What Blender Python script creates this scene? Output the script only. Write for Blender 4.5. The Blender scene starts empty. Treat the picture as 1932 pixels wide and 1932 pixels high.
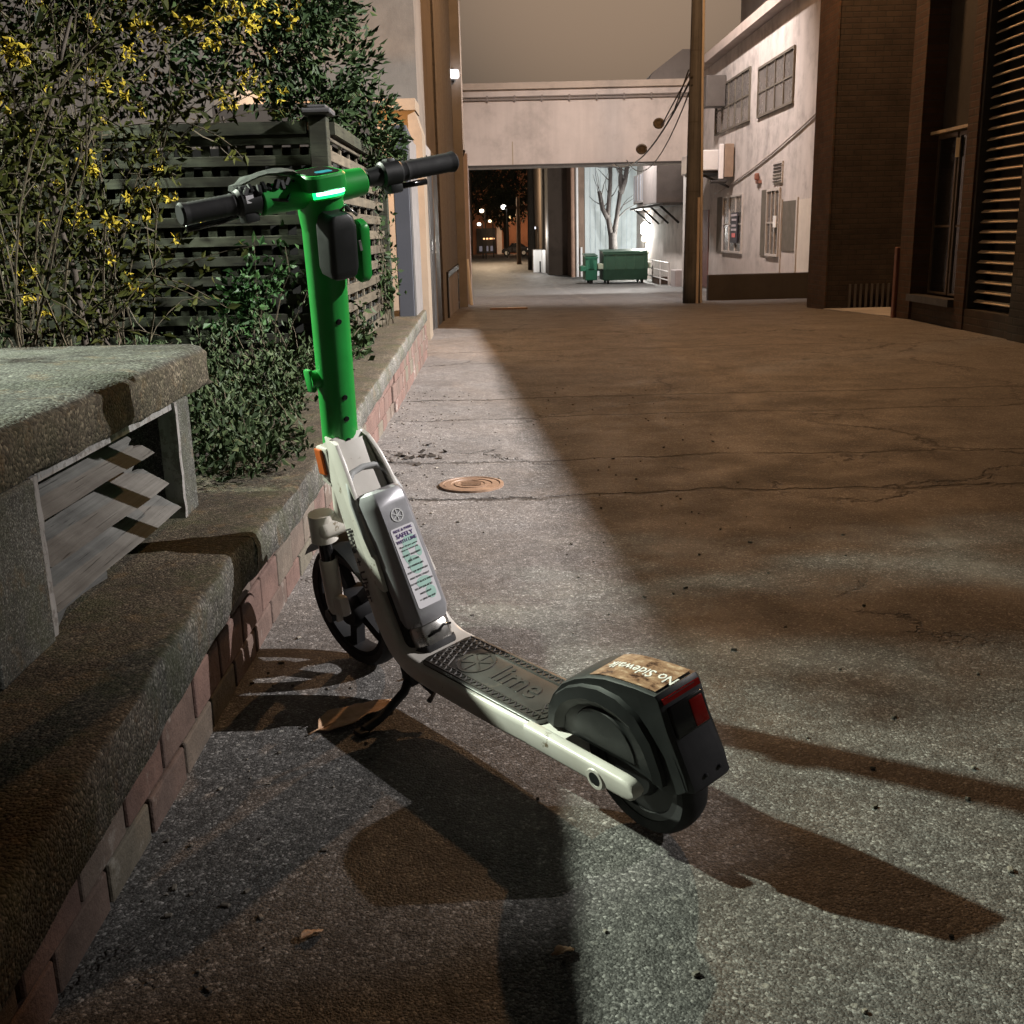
import bpy, bmesh, math, random
import numpy as np
from math import sin, cos, pi, radians, sqrt, atan2
from mathutils import Vector, Matrix, Euler

random.seed(7); rng = np.random.default_rng(11)
S = bpy.context.scene
C = S.collection

# ------------------------------------------------------------ camera
PITCH, ROLL, YAW = radians(14.75), radians(1.4), radians(0.447)
f = Vector((sin(YAW)*cos(PITCH), cos(YAW)*cos(PITCH), -sin(PITCH)))
r0 = Vector((cos(YAW), -sin(YAW), 0)); u0 = r0.cross(f)
r = r0*cos(ROLL) - u0*sin(ROLL); u = r.cross(f)
cam_d = bpy.data.cameras.new('camera'); cam = bpy.data.objects.new('camera', cam_d); C.objects.link(cam)
cam_d.sensor_width = 36; cam_d.lens = 2000/1932*36; cam_d.clip_start = .05; cam_d.clip_end = 2000
m = Matrix((r, u, -f)).transposed().to_4x4(); m.translation = (0, 0, 1.0)
cam.matrix_world = m
S.camera = cam

# ------------------------------------------------------------ world, lights, exposure
S.view_settings.view_transform = 'Standard'; S.view_settings.look = 'None'
S.view_settings.exposure = 0.0; S.view_settings.gamma = 1.0
S.cycles.use_denoising = True
S.cycles.max_bounces = 5; S.cycles.diffuse_bounces = 3; S.cycles.glossy_bounces = 3
S.cycles.sample_clamp_indirect = 4
w = bpy.data.worlds.new("World"); S.world = w; w.use_nodes = True
wn = w.node_tree; bg = wn.nodes['Background']
tc = wn.nodes.new('ShaderNodeTexCoord'); sx = wn.nodes.new('ShaderNodeSeparateXYZ')
wn.links.new(tc.outputs['Generated'], sx.inputs[0])
rp = wn.nodes.new('ShaderNodeValToRGB'); wn.links.new(sx.outputs['Z'], rp.inputs[0])
rp.color_ramp.elements[0].position = 0.0; rp.color_ramp.elements[0].color = (.05, .045, .038, 1)
rp.color_ramp.elements[1].position = .5; rp.color_ramp.elements[1].color = (.012, .0115, .011, 1)
for p_, c_ in ((.10, (.064, .055, .045, 1)), (.2, (.10, .081, .064, 1)), (.3, (.05, .04, .03, 1))):
    e_ = rp.color_ramp.elements.new(p_); e_.color = c_
dt = wn.nodes.new('ShaderNodeVectorMath'); dt.operation = 'DOT_PRODUCT'
wn.links.new(tc.outputs['Generated'], dt.inputs[0]); dt.inputs[1].default_value = Vector((.11, .96, .25)).normalized()
gl = wn.nodes.new('ShaderNodeMapRange'); wn.links.new(dt.outputs['Value'], gl.inputs[0])
gl.inputs[1].default_value = .972; gl.inputs[2].default_value = 1.0; gl.interpolation_type = 'SMOOTHSTEP'
mx = wn.nodes.new('ShaderNodeMix'); mx.data_type = 'RGBA'; mx.blend_type = 'ADD'
wn.links.new(gl.outputs[0], mx.inputs[0]); wn.links.new(rp.outputs[0], mx.inputs[6]); mx.inputs[7].default_value = (.215, .14, .088, 1)
wn.links.new(mx.outputs[2], bg.inputs[0]); bg.inputs[1].default_value = 1.0   # town glow in the night cloud; street lamp glare painted in as a warm patch


def lamp(name, loc, power, col, radius=.12, aim=None, cone=None, blend=.3):
    d = bpy.data.lights.new(name, 'SPOT' if aim else 'POINT')
    d.energy = power; d.color = col; d.shadow_soft_size = radius
    o = bpy.data.objects.new(name, d); C.objects.link(o); o.location = loc
    if aim:
        d.spot_size = radians(cone); d.spot_blend = blend
        o.rotation_euler = (Vector(aim)-Vector(loc)).to_track_quat('-Z', 'Y').to_euler()
    return o


lamp('street_light_right', (11, 3.2, 7.75), 38000, (1, .95, .93), .08, (-.6, 8.3, -.6), 59, 1)
lamp('yard_light_left', (-4.01, 3.54, 3.5), 2700, (.9, 1, .82), .06, (1.2, 1.9, 0), 118, .35)
lamp('sodium_light', (3.3, 13.2, 6.9), 1500, (1, .53, .24), .12)
lamp('flood_light', (2.6, 23.5, 8.8), 4300, (1, .85, .79), .15, (3.6, 27, 1.0), 122, .6)
lamp('court_light', (4.0, 38.6, 4.6), 1900, (1, .94, .89), .15)
lamp('doorway_light', (-1.5, 9.75, 1.72), 85, (1, .5, .17), .08)
lamp('far_gate_light', (2.0, 54.2, .9), 160, (1, .97, .92), .1)
lamp('far_street_light', (-.4, 74, 4.0), 2600, (1, .74, .48), .2)

# ------------------------------------------------------------ helpers
OFF = {}


def tag(o, label=None, cat=None, group=None, kind=None):
    if label: o['label'] = label
    if cat: o['category'] = cat
    if group: o['group'] = group
    if kind: o['kind'] = kind
    return o


def thing(name, label, cat, loc=(0, 0, 0), group=None, rot=None):
    o = bpy.data.objects.new(name, None); C.objects.link(o); o.location = loc
    o.empty_display_size = .1
    if rot is not None:
        o.rotation_euler = rot; OFF[o.name] = Vector((0, 0, 0))
    else:
        OFF[o.name] = Vector(loc)
    return tag(o, label, cat, group)


def root_off(o):
    while o.parent: o = o.parent
    return OFF.get(o.name, Vector((0, 0, 0)))


class MB:
    def __init__(s): s.bm = bmesh.new()

    def box(s, x0, x1, y0, y1, z0, z1, mat=None):
        vs = [s.bm.verts.new((x, y, z)) for x in (x0, x1) for y in (y0, y1) for z in (z0, z1)]
        for q in ((0, 1, 3, 2), (4, 6, 7, 5), (0, 4, 5, 1), (2, 3, 7, 6), (0, 2, 6, 4), (1, 5, 7, 3)):
            s.bm.faces.new([vs[i] for i in q])
        if mat is not None:
            for v in vs: v.co = mat @ v.co
        return s

    def rbox(s, c, size, rot=None, bev=0, seg=2):
        t = bmesh.new(); bmesh.ops.create_cube(t, size=1)
        for v in t.verts: v.co = Vector((v.co.x*size[0], v.co.y*size[1], v.co.z*size[2]))
        if bev: bmesh.ops.bevel(t, geom=t.edges[:], offset=bev, segments=seg, affect='EDGES', profile=.5)
        M = Matrix.Translation(c) @ (rot.to_4x4() if rot is not None else Matrix())
        s.add(t, M); return s

    def add(s, t, M=None):
        if M is not None: bmesh.ops.transform(t, matrix=M, verts=t.verts)
        mp = [s.bm.verts.new(v.co) for v in t.verts]
        t.verts.index_update()
        for fc in t.faces:
            try: s.bm.faces.new([mp[v.index] for v in fc.verts])
            except ValueError: pass
        t.free()

    def prism(s, pts, axis, a0, a1):
        def P(p, a):
            return {'x': (a, p[0], p[1]), 'y': (p[0], a, p[1]), 'z': (p[0], p[1], a)}[axis]
        A = [s.bm.verts.new(P(p, a0)) for p in pts]; B = [s.bm.verts.new(P(p, a1)) for p in pts]
        n = len(pts)
        s.bm.faces.new(A[::-1]); s.bm.faces.new(B)
        for i in range(n): s.bm.faces.new((A[i], A[(i+1) % n], B[(i+1) % n], B[i]))
        return s

    def loft(s, secs, closed=True, caps=True):
        R = [[s.bm.verts.new(p) for p in sec] for sec in secs]; n = len(R[0])
        for a, b in zip(R, R[1:]):
            for i in range(n if closed else n-1):
                s.bm.faces.new((a[i], a[(i+1) % n], b[(i+1) % n], b[i]))
        if caps:
            s.bm.faces.new(R[0][::-1]); s.bm.faces.new(R[-1])
        return s

    def tube(s, pts, rad, n=10, caps=True):
        pts = [Vector(p) for p in pts]; m_ = len(pts)
        rads = rad if isinstance(rad, (list, tuple)) else [rad]*m_
        secs = []; ref = None
        for i, p in enumerate(pts):
            t = (pts[min(i+1, m_-1)]-pts[max(i-1, 0)]).normalized()
            if ref is None:
                ref = t.orthogonal().normalized()
            a = (ref - t*ref.dot(t)).normalized(); ref = a; b = t.cross(a)
            secs.append([p+(a*cos(2*pi*k/n)+b*sin(2*pi*k/n))*rads[i] for k in range(n)])
        return s.loft(secs, True, caps)

    def lathe(s, prof, M, n=40, closed=False):
        secs = []
        for k in range(n):
            a = 2*pi*k/n
            secs.append([M @ Vector((p[0]*cos(a), p[0]*sin(a), p[1])) for p in prof])
        R = [[s.bm.verts.new(p) for p in sec] for sec in secs]; q = len(prof)
        for k in range(n):
            a, b = R[k], R[(k+1) % n]
            for i in range(q if closed else q-1):
                try: s.bm.faces.new((a[i], b[i], b[(i+1) % q], a[(i+1) % q]))
                except ValueError: pass
        return s

    def quad(s, *p):
        s.bm.faces.new([s.bm.verts.new(q) for q in p]); return s

    def build(s, name, mt, parent=None, smooth=False, bevel=0, seg=2, loc=None, normals=True):
        off = root_off(parent) if parent else Vector(loc or (0, 0, 0))
        for v in s.bm.verts: v.co -= off
        if normals: bmesh.ops.recalc_face_normals(s.bm, faces=s.bm.faces[:])
        me = bpy.data.meshes.new(name); s.bm.to_mesh(me); s.bm.free()
        return link(name, me, mt, parent, off if not parent else None, smooth, bevel, seg)


def link(name, me, mt, parent=None, loc=None, smooth=False, bevel=0, seg=2):
    me.materials.append(mt)
    o = bpy.data.objects.new(name, me); C.objects.link(o)
    if parent: o.parent = parent
    elif loc is not None: o.location = loc
    if smooth is not False:
        me.polygons.foreach_set('use_smooth', [True]*len(me.polygons))
        if smooth != 'all':
            md = o.modifiers.new('split', 'EDGE_SPLIT'); md.split_angle = radians(smooth if smooth is not True else 40)
    if bevel:
        b = o.modifiers.new('bevel', 'BEVEL'); b.width = bevel; b.segments = seg; b.limit_method = 'ANGLE'
        b.angle_limit = radians(40)
        if smooth is not False:
            o.modifiers.move(1, 0) if len(o.modifiers) > 1 else None
    return o


def arr_mesh(name, verts, faces, mt, parent=None, loc=None, smooth=False):
    off = root_off(parent) if parent else Vector(loc or (0, 0, 0))
    v = np.asarray(verts, float)-np.array(off)
    me = bpy.data.meshes.new(name); me.from_pydata(v.tolist(), [], [list(q) for q in faces]); me.update()
    return link(name, me, mt, parent, off if not parent else None, smooth)


def text_mesh(name, rows, mt, parent, org, xd, yd, extr=.0004):
    """rows: (string, x, y, size, align, weight)"""
    xd = Vector(xd).normalized(); yd = Vector(yd).normalized(); zd = xd.cross(yd).normalized()
    M = Matrix((xd, yd, zd)).transposed().to_4x4(); M.translation = org
    vs, fs = [], []
    for row in rows:
        st, x, y, size = row[:4]; al = row[4] if len(row) > 4 else 'CENTER'; wgt = row[5] if len(row) > 5 else 0
        cu = bpy.data.curves.new('t', 'FONT'); cu.body = st; cu.size = size; cu.align_x = al; cu.offset = wgt*size
        cu.extrude = extr; cu.resolution_u = 3
        o = bpy.data.objects.new('t', cu); C.objects.link(o)
        bpy.context.view_layer.update()
        me = bpy.data.meshes.new_from_object(o.evaluated_get(bpy.context.evaluated_depsgraph_get()))
        b = len(vs)
        vs += [M @ (v.co+Vector((x, y, 0))) for v in me.vertices]; fs += [[b+i for i in p.vertices] for p in me.polygons]
        bpy.data.objects.remove(o); bpy.data.curves.remove(cu); bpy.data.meshes.remove(me)
    return arr_mesh(name, [tuple(v) for v in vs], fs, mt, parent)


# ------------------------------------------------------------ materials
class G:
    def __init__(s, name):
        s.m = bpy.data.materials.new(name); s.m.use_nodes = True; s.nt = s.m.node_tree
        s.b = s.nt.nodes['Principled BSDF']; s._pos = None

    def put(s, sock, v):
        if isinstance(v, bpy.types.NodeSocket): s.nt.links.new(v, sock)
        else:
            if hasattr(sock.default_value, '__len__') and not isinstance(v, (int, float)):
                v = tuple(v)
                if len(v) == 3 and len(sock.default_value) == 4: v = v+(1,)
            sock.default_value = v

    def n(s, t, ins=None, **at):
        x = s.nt.nodes.new('ShaderNode'+t)
        for k, v in at.items(): setattr(x, k, v)
        for k, v in (ins or {}).items(): s.put(x.inputs[k], v)
        return x

    def pos(s, coord='world'):
        if s._pos is None:
            s._pos = s.n('NewGeometry').outputs['Position'] if coord == 'world' else s.n('TexCoord').outputs['Object']
        return s._pos

    def xyz(s): return s.n('SeparateXYZ', {0: s.pos()}).outputs

    def ma(s, op, a, b=0., c=None, clamp=False):
        x = s.n('Math', {0: a, 1: b}, operation=op, use_clamp=clamp)
        if c is not None: s.put(x.inputs[2], c)
        return x.outputs[0]

    def mix(s, fac, a, b, bt='MIX'):
        x = s.n('Mix', {0: fac, 6: a, 7: b}, data_type='RGBA', blend_type=bt)
        return x.outputs[2]

    def ramp(s, fac, stops, interp='LINEAR'):
        x = s.n('ValToRGB', {0: fac}); cr = x.color_ramp; cr.interpolation = interp
        while len(cr.elements) < len(stops): cr.elements.new(.5)
        for e, (p, c) in zip(cr.elements, stops):
            e.position = p; e.color = (c, c, c, 1) if isinstance(c, (int, float)) else tuple(c)+(1,)
        return x.outputs[0]

    def noise(s, scale, detail=4, rough=.6, vec=None, dist=0):
        return s.n('TexNoise', {'Vector': vec if vec is not None else s.pos(), 'Scale': scale, 'Detail': detail,
                                'Roughness': rough, 'Distortion': dist}).outputs['Fac']

    def voro(s, scale, feat='F1', vec=None, rnd=1):
        return s.n('TexVoronoi', {'Vector': vec if vec is not None else s.pos(), 'Scale': scale, 'Randomness': rnd}, feature=feat)

    def scale_vec(s, k, vec=None):
        return s.n('Mapping', {'Vector': vec if vec is not None else s.pos(), 'Scale': k}).outputs[0]

    def island(s): return s.n('NewGeometry').outputs['Random Per Island']

    def bump(s, h, strength=.5, dist=.01, prev=None):
        x = s.n('Bump', {'Height': h, 'Strength': strength, 'Distance': dist})
        if prev is not None: s.put(x.inputs['Normal'], prev)
        return x.outputs[0]

    def out(s, col=None, rough=None, normal=None, metal=None, spec=None, **kw):
        I = s.b.inputs
        for k, v in (('Base Color', col), ('Roughness', rough), ('Normal', normal), ('Metallic', metal), ('Specular IOR Level', spec)):
            if v is not None: s.put(I[k], v)
        for k, v in kw.items(): s.put(I[k], v)
        return s.m


def plain(name, c1, c2=None, scale=6, rough=.6, bump=0, bscale=80, bdist=.004, coord='world', metal=0, spec=.5, isl=0, wear=None, **kw):
    g = G(name); g.pos(coord)
    c2 = c2 or tuple(x*.7 for x in c1)
    col = g.mix(g.ramp(g.noise(scale, 5, .65), [(.3, 0), (.7, 1)]), c1, c2)
    if isl: col = g.mix(isl, col, g.mix(1., col, g.ramp(g.island(), [(0, .3), (1, 1.6)]), 'MULTIPLY'))
    if wear:  # (colour, scale, threshold)
        col = g.mix(g.ramp(g.noise(wear[1], 6, .75), [(wear[2], 0), (wear[2]+.05, 1)]), col, wear[0])
    nr = g.bump(g.noise(bscale, 4, .7), bump, bdist) if bump else None
    rg = g.ramp(g.noise(scale*2.3, 4), [(.3, max(.05, rough-.08)), (.7, min(1, rough+.08))])
    return g.out(col, rg, nr, metal, spec, **kw)


def glow(name, col, st):
    g = G(name)
    return g.out((0, 0, 0), .5, None, **{'Emission Color': col, 'Emission Strength': st})


def asphalt():
    g = G('asphalt'); X, Y, Z = g.xyz()
    flat = g.n('CombineXYZ', {0: X, 1: Y, 2: 0.}).outputs[0]; g._pos = flat
    v1 = g.voro(205); v2 = g.voro(430); v3 = g.voro(70)
    st = g.n('SeparateColor', {0: v1.outputs['Color']}).outputs
    s2 = g.n('SeparateColor', {0: v2.outputs['Color']}).outputs
    s3 = g.n('SeparateColor', {0: v3.outputs['Color']}).outputs
    base = g.ramp(st[0], [(0, .014), (.35, .03), (.62, .06), (.86, .11), (.95, .22), (1, .38)])
    fine = g.ramp(s2[0], [(0, .015), (.55, .045), (.88, .13), (1, .34)])
    agg = g.mix(1., g.mix(.42, base, fine), (1.28, 1.25, 1.23), 'MULTIPLY')
    big = g.ramp(s3[1], [(.955, 0), (.975, 1)])
    core = g.ramp(v3.outputs['Distance'], [(.25, 1), (.42, 0)])
    agg = g.mix(g.ma('MULTIPLY', g.ma('MULTIPLY', big, core), .7), agg, (.3, .29, .27))
    # smoother worn, binder covered areas
    worn = g.ramp(g.noise(.55, 5, .6), [(.38, 0), (.66, 1)])
    agg = g.mix(g.ma('MULTIPLY', worn, .35), agg, (.078, .074, .07))
    tone = g.ramp(g.noise(1.7, 6, .68), [(.25, .6), (.5, 1), (.78, 1.35)])
    agg = g.mix(1., agg, tone, 'MULTIPLY')
    mot = g.ma('MULTIPLY', g.ramp(g.noise(13, 4, .7), [(.3, .72), (.7, 1.3)]), g.ramp(g.noise(38, 3, .6), [(.32, .74), (.68, 1.28)]))
    agg = g.mix(1., agg, g.n('CombineColor', {0: mot, 1: mot, 2: mot}).outputs[0], 'MULTIPLY')
    hue = g.mix(g.noise(2.6, 3), (1.06, .98, .9), (.95, 1.0, 1.03))
    agg = g.mix(1., agg, hue, 'MULTIPLY')
    oil = g.ramp(g.noise(1.15, 4, .55, g.scale_vec((1, .8, 1))), [(.64, 0), (.72, 1)])
    agg = g.mix(g.ma('MULTIPLY', oil, .55), agg, (.022, .02, .019))
    # paler strip by the wall foot: lamplight painted into smoother pavement
    pale_lit_strip = g.ramp(g.ma('ADD', g.ma('ADD', X, g.ma('MULTIPLY', g.ma('SUBTRACT', g.noise(.9, 6, .65), .5), .55)), g.ma('MULTIPLY', Y, .045)), [(.30, 1), (.36, 0)])
    pale_lit_strip = g.ma('MULTIPLY', pale_lit_strip, g.ramp(g.ma('MULTIPLY', Y, .1), [(.22, 0), (.30, 1)]))
    agg = g.mix(pale_lit_strip, agg, g.mix(.35, g.mix(1., agg, (1.6, 1.57, 1.55), 'MULTIPLY'), (.105, .10, .096)))
    # trench patches across the lane and their seams
    wob = g.ma('MULTIPLY', g.ma('SUBTRACT', g.noise(1.6, 6, .7), .5), .34)
    wob2 = g.ma('ADD', Y, wob)
    height = g.ma('MULTIPLY', v1.outputs['Distance'], -1)
    seam = None
    rightside = g.ramp(g.ma('ADD', X, g.ma('MULTIPLY', g.noise(1.2), .6)), [(.12, 0), (.3, 1)])
    for y0, wd, amt in ((4.02, .018, 1), (4.70, .014, .85), (5.86, .013, .75), (6.56, .018, 1), (9.3, .02, .6), (13.2, .03, .7), (17, .04, .6)):
        d = g.ma('ABSOLUTE', g.ma('SUBTRACT', wob2, y0))
        k = g.ma('MULTIPLY', g.ramp(d, [(wd*.5, 1), (wd*1.7, 0)]), amt)
        k = g.ma('MULTIPLY', k, g.ramp(g.noise(3.1, 4), [(.32, .3), (.46, 1)]))
        seam = k if seam is None else g.ma('MAXIMUM', seam, k)
    patch = None
    for y0, y1 in ((4.02, 4.70), (5.86, 6.56)):
        k = g.ma('MULTIPLY', g.ma('GREATER_THAN', wob2, y0), g.ma('LESS_THAN', wob2, y1))
        patch = k if patch is None else g.ma('MAXIMUM', patch, k)
    patch = g.ma('MULTIPLY', patch, rightside)
    agg = g.mix(g.ma('MULTIPLY', patch, .42), agg, g.mix(1., agg, (.45, .44, .43), 'MULTIPLY'))
    # wandering cracks
    warp = g.n('VectorMath', {0: flat, 1: g.n('VectorMath', {0: g.n('TexNoise', {'Vector': flat, 'Scale': 1.7, 'Detail': 6, 'Roughness': .7}).outputs['Color'], 1: (.9, .9, 0)}, operation='MULTIPLY').outputs[0]}, operation='ADD').outputs[0]
    ck = g.voro(.55, 'DISTANCE_TO_EDGE', warp).outputs['Distance']
    ck2 = g.voro(1.7, 'DISTANCE_TO_EDGE', warp).outputs['Distance']
    mask = g.ramp(g.noise(.8, 3), [(.47, 0), (.56, 1)]); mask2 = g.ramp(g.noise(.6, 3, .5, g.scale_vec((1.3, .9, 1))), [(.6, 0), (.68, 1)])
    crack = g.ma('MAXIMUM', g.ma('MULTIPLY', g.ramp(ck, [(.001, 1), (.0065, 0)]), mask), g.ma('MULTIPLY', g.ramp(ck2, [(.002, .8), (.011, 0)]), mask2))
    crack = g.ma('MAXIMUM', crack, seam)
    agg = g.mix(g.ma('MULTIPLY', crack, .88), agg, (.008, .007, .006))
    # faded paint streak along the lane
    pl = g.ma('ABSOLUTE', g.ma('SUBTRACT', g.ma('ADD', X, g.ma('MULTIPLY', wob, .5)), g.ma('ADD', 1.36, g.ma('MULTIPLY', Y, .02))))
    pk = g.ma('MULTIPLY', g.ramp(pl, [(.03, 1), (.12, 0)]), g.ramp(g.noise(4, 5, .7), [(.4, 0), (.6, .35)]))
    pk = g.ma('MULTIPLY', pk, g.ramp(Y, [(.045, 0), (.05, 1)]))
    agg = g.mix(pk, agg, (.24, .22, .19))
    # damp dirt by the wall foot
    edge = g.ramp(g.ma('ADD', X, g.ma('MULTIPLY', g.noise(3, 5, .7), .3)), [(-.0, 0), (.5, 1)])
    rough = g.ramp(g.noise(3, 5), [(.3, .55), (.7, .8)])
    nr = g.bump(height, .36, .004); nr = g.bump(g.ma('MULTIPLY', v2.outputs['Distance'], -1), .3, .002, nr)
    nr = g.bump(g.noise(5, 6, .7), .35, .02, nr); nr = g.bump(g.ma('MULTIPLY', crack, -1), .8, .012, nr)
    return g.out(agg, rough, nr, spec=.5)


def concrete(name, c_top, c_side, moss=.5, peb=190, bump=.6):
    g = G(name); g.pos()
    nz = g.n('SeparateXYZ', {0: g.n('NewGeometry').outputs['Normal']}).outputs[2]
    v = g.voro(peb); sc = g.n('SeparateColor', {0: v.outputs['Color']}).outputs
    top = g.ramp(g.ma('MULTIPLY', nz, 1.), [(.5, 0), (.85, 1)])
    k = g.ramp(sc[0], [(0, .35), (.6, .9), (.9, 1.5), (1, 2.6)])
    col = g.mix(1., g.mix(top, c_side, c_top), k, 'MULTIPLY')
    big = g.ramp(g.noise(4.5, 6, .7), [(.28, .45), (.5, 1), (.75, 1.5)])
    col = g.mix(1., col, big, 'MULTIPLY')
    ms = g.ma('MULTIPLY', g.ramp(g.noise(7, 6, .75), [(.46, 0), (.62, 1)]), moss)
    col = g.mix(ms, col, (.045, .055, .02))
    ru = g.ma('MULTIPLY', g.ramp(g.noise(11, 5, .7), [(.56, 0), (.68, 1)]), .4)
    col = g.mix(ru, col, (.16, .10, .045))
    nr = g.bump(g.ma('MULTIPLY', v.outputs['Distance'], -1), bump, .004); nr = g.bump(g.noise(30, 6, .75), .5, .008, nr)
    return g.out(col, .85, nr, spec=.3)


def wood(name, c1, c2, axis_scale=(60, 3, 60), rough=.8, isl=.5, peel=None):
    g = G(name); g.pos()
    gr = g.noise(1, 6, .7, g.scale_vec(axis_scale), .6)
    col = g.mix(g.ramp(gr, [(.3, 0), (.7, 1)]), c1, c2)
    ck = g.ramp(g.noise(1, 3, .5, g.scale_vec(tuple(a*1.7 for a in axis_scale))), [(.33, 1), (.37, 0)])
    col = g.mix(g.ma('MULTIPLY', ck, .75), col, tuple(x*.2 for x in c2))
    col = g.mix(1., col, g.ramp(g.noise(5, 5), [(.3, .6), (.7, 1.25)]), 'MULTIPLY')
    if isl: col = g.mix(isl, col, g.mix(1., col, g.ramp(g.island(), [(0, .45), (1, 1.5)]), 'MULTIPLY'))
    if peel: col = g.mix(g.ramp(g.noise(40, 6, .75), [(.5, 0), (.56, 1)]), col, peel)
    nr = g.bump(gr, .4, .003)
    return g.out(col, rough, nr, spec=.3)


def brickwall(name, c1, c2, mort, bw=.21, rh=.067, plane='YZ', rough=.85, msize=.008):
    g = G(name); X, Y, Z = g.xyz()
    a, b = {'YZ': (Y, Z), 'XZ': (X, Z)}[plane]
    vec = g.n('CombineXYZ', {0: a, 1: b, 2: 0.}).outputs[0]
    bt = g.n('TexBrick', {'Vector': vec, 'Color1': c1, 'Color2': c2, 'Mortar': mort, 'Scale': 1., 'Mortar Size': msize, 'Brick Width': bw, 'Row Height': rh, 'Bias': 0., 'Mortar Smooth': .2})
    col = g.mix(1., bt.outputs[0], g.ramp(g.noise(3, 6, .7), [(.25, .55), (.7, 1.35)]), 'MULTIPLY')
    nr = g.bump(g.ma('MULTIPLY', bt.outputs[1], -1), .7, .008); nr = g.bump(g.noise(60, 4), .3, .004, nr)
    return g.out(col, rough, nr, spec=.3)


def stucco(name, c, dirt=.4, rough=.85, scale=1.2, bs=70, bump=.35, stain=None):
    g = G(name); X, Y, Z = g.xyz()
    col = g.mix(1., c, g.ramp(g.noise(scale, 7, .7), [(.25, 1-dirt), (.5, .95), (.75, 1.08)]), 'MULTIPLY')
    streak = g.ramp(g.noise(1, 5, .65, g.scale_vec((3.2, 3.2, .25))), [(.42, 0), (.72, 1)])
    col = g.mix(g.ma('MULTIPLY', streak, dirt*.55), col, tuple(x*.45 for x in c))
    if stain: col = g.mix(g.ma('MULTIPLY', g.ramp(Z, [(stain[0], 1), (stain[1], 0)]), g.ramp(g.noise(3.5, 5), [(.3, .2), (.7, .9)])), col, stain[2])
    nr = g.bump(g.noise(bs, 5, .7), bump, .006)
    return g.out(col, rough, nr, spec=.25)


def leafmat(name, c1, c2, rough=.45, trans=.25, spec=.5):
    g = G(name)
    i = g.island()
    col = g.mix(g.ramp(i, [(0, 0), (1, 1)]), c1, c2)
    return g.out(col, rough, None, spec=spec, **{'Transmission Weight': 0.})


M = {}
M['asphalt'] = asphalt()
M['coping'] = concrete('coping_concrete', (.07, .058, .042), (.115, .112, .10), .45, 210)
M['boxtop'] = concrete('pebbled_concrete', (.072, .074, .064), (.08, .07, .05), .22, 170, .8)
M['post'] = concrete('post_concrete', (.10, .10, .088), (.085, .087, .078), .35, 420, .25)
M['brick'] = None
M['soil'] = plain('soil', (.035, .026, .018), (.015, .012, .009), 20, .95, 1, 40, .02)
M['slat'] = wood('weathered_wood', (.14, .138, .13), (.08, .078, .073), (90, 2.2, 170), .85, .75)
M['peel'] = wood('peeling_white_wood', (.32, .31, .30), (.22, .215, .21), (50, 50, 6), .8, .3, (.16, .15, .14))
M['fence'] = wood('green_grey_fence_wood', (.036, .038, .024), (.018, .02, .013), (3, 3, 60), .8, .5)
M['fence_side'] = wood('side_fence_wood', (.10, .085, .06), (.06, .052, .037), (3, 3, 60), .8, .5)
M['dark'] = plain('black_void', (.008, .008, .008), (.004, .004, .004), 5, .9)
M['bark'] = plain('bark', (.06, .048, .035), (.028, .022, .016), 25, .9, .6, 60, .004)
M['twig'] = plain('twig', (.085, .07, .038), (.03, .025, .015), 12, .75)


# ------------------------------------------------------------ ground
def gz(y):
    return 0. if y < 11.5 else (-.035*(y-11.5) if y < 40 else -.9975)


ys = [-30, -10, 0, 5, 11.2, 11.5, 11.8, 15, 20, 25, 30, 35, 39.5, 40, 40.5, 60, 100, 160, 400, 900]
mb = MB()
xs = [-500, -60, -6, -1, 3, 8, 60, 500]
gv = [[mb.bm.verts.new((x, y, gz(y))) for x in xs] for y in ys]
for j in range(len(ys)-1):
    for i in range(len(xs)-1): mb.bm.faces.new((gv[j][i], gv[j][i+1], gv[j+1][i+1], gv[j+1][i]))
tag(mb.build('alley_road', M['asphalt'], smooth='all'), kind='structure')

# concrete apron in the driveway gap
mb = MB(); mb.prism([(4.42, 11.9), (12, 11.9), (12, 14.6), (4.42, 14.6)], 'z', -.2, -.02)
for v in mb.bm.verts:
    if v.co.z > -.1: v.co.z = gz(v.co.y)+.012
tag(mb.build('driveway_apron', stucco('apron_concrete', (.3, .3, .3), .5), None), kind='structure')

# ------------------------------------------------------------ planter wall
def lip(y):
    pts = [(-2, -.40), (.9, -.515), (1.57, -.545), (2.2, -.575), (2.28, -.556), (2.7, -.545), (4, -.548), (9.0, -.60)]
    for (a, xa), (b, xb) in zip(pts, pts[1:]):
        if y <= b: return xa+(xb-xa)*(y-a)/(b-a)
    return pts[-1][1]


def ztop(y): return .36 if y < 4 else .36+(y-4)*.008


pw = thing('planter_wall', 'low pinkish brick planter wall with mossy concrete coping running along the lane', 'wall', (-.62, 4.5, 0))
mb = MB(); secs = []
yy = sorted(set(list(np.arange(-.6, 9.0, .09))+[2.2, 2.24, 2.28, 9.0]))
for y in yy:
    j = random.gauss(0, .0018); x1 = lip(y)+j; zt = ztop(y)+random.gauss(0, .0018)
    th = .115 if y < 2.24 else .1
    xin = -.86 if y > 2.8 else -2.6
    secs.append([(xin, y, zt-th), (x1-.012, y, zt-th), (x1, y, zt-th+.012), (x1+random.gauss(0, .002), y, zt-.03), (x1-.004, y, zt-.006), (x1-.014, y, zt), (x1-.09, y, zt+random.gauss(0, .0015)), (xin, y, zt)])
mb.loft(secs)
mb.build('coping', M['coping'], pw, smooth=50)
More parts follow.
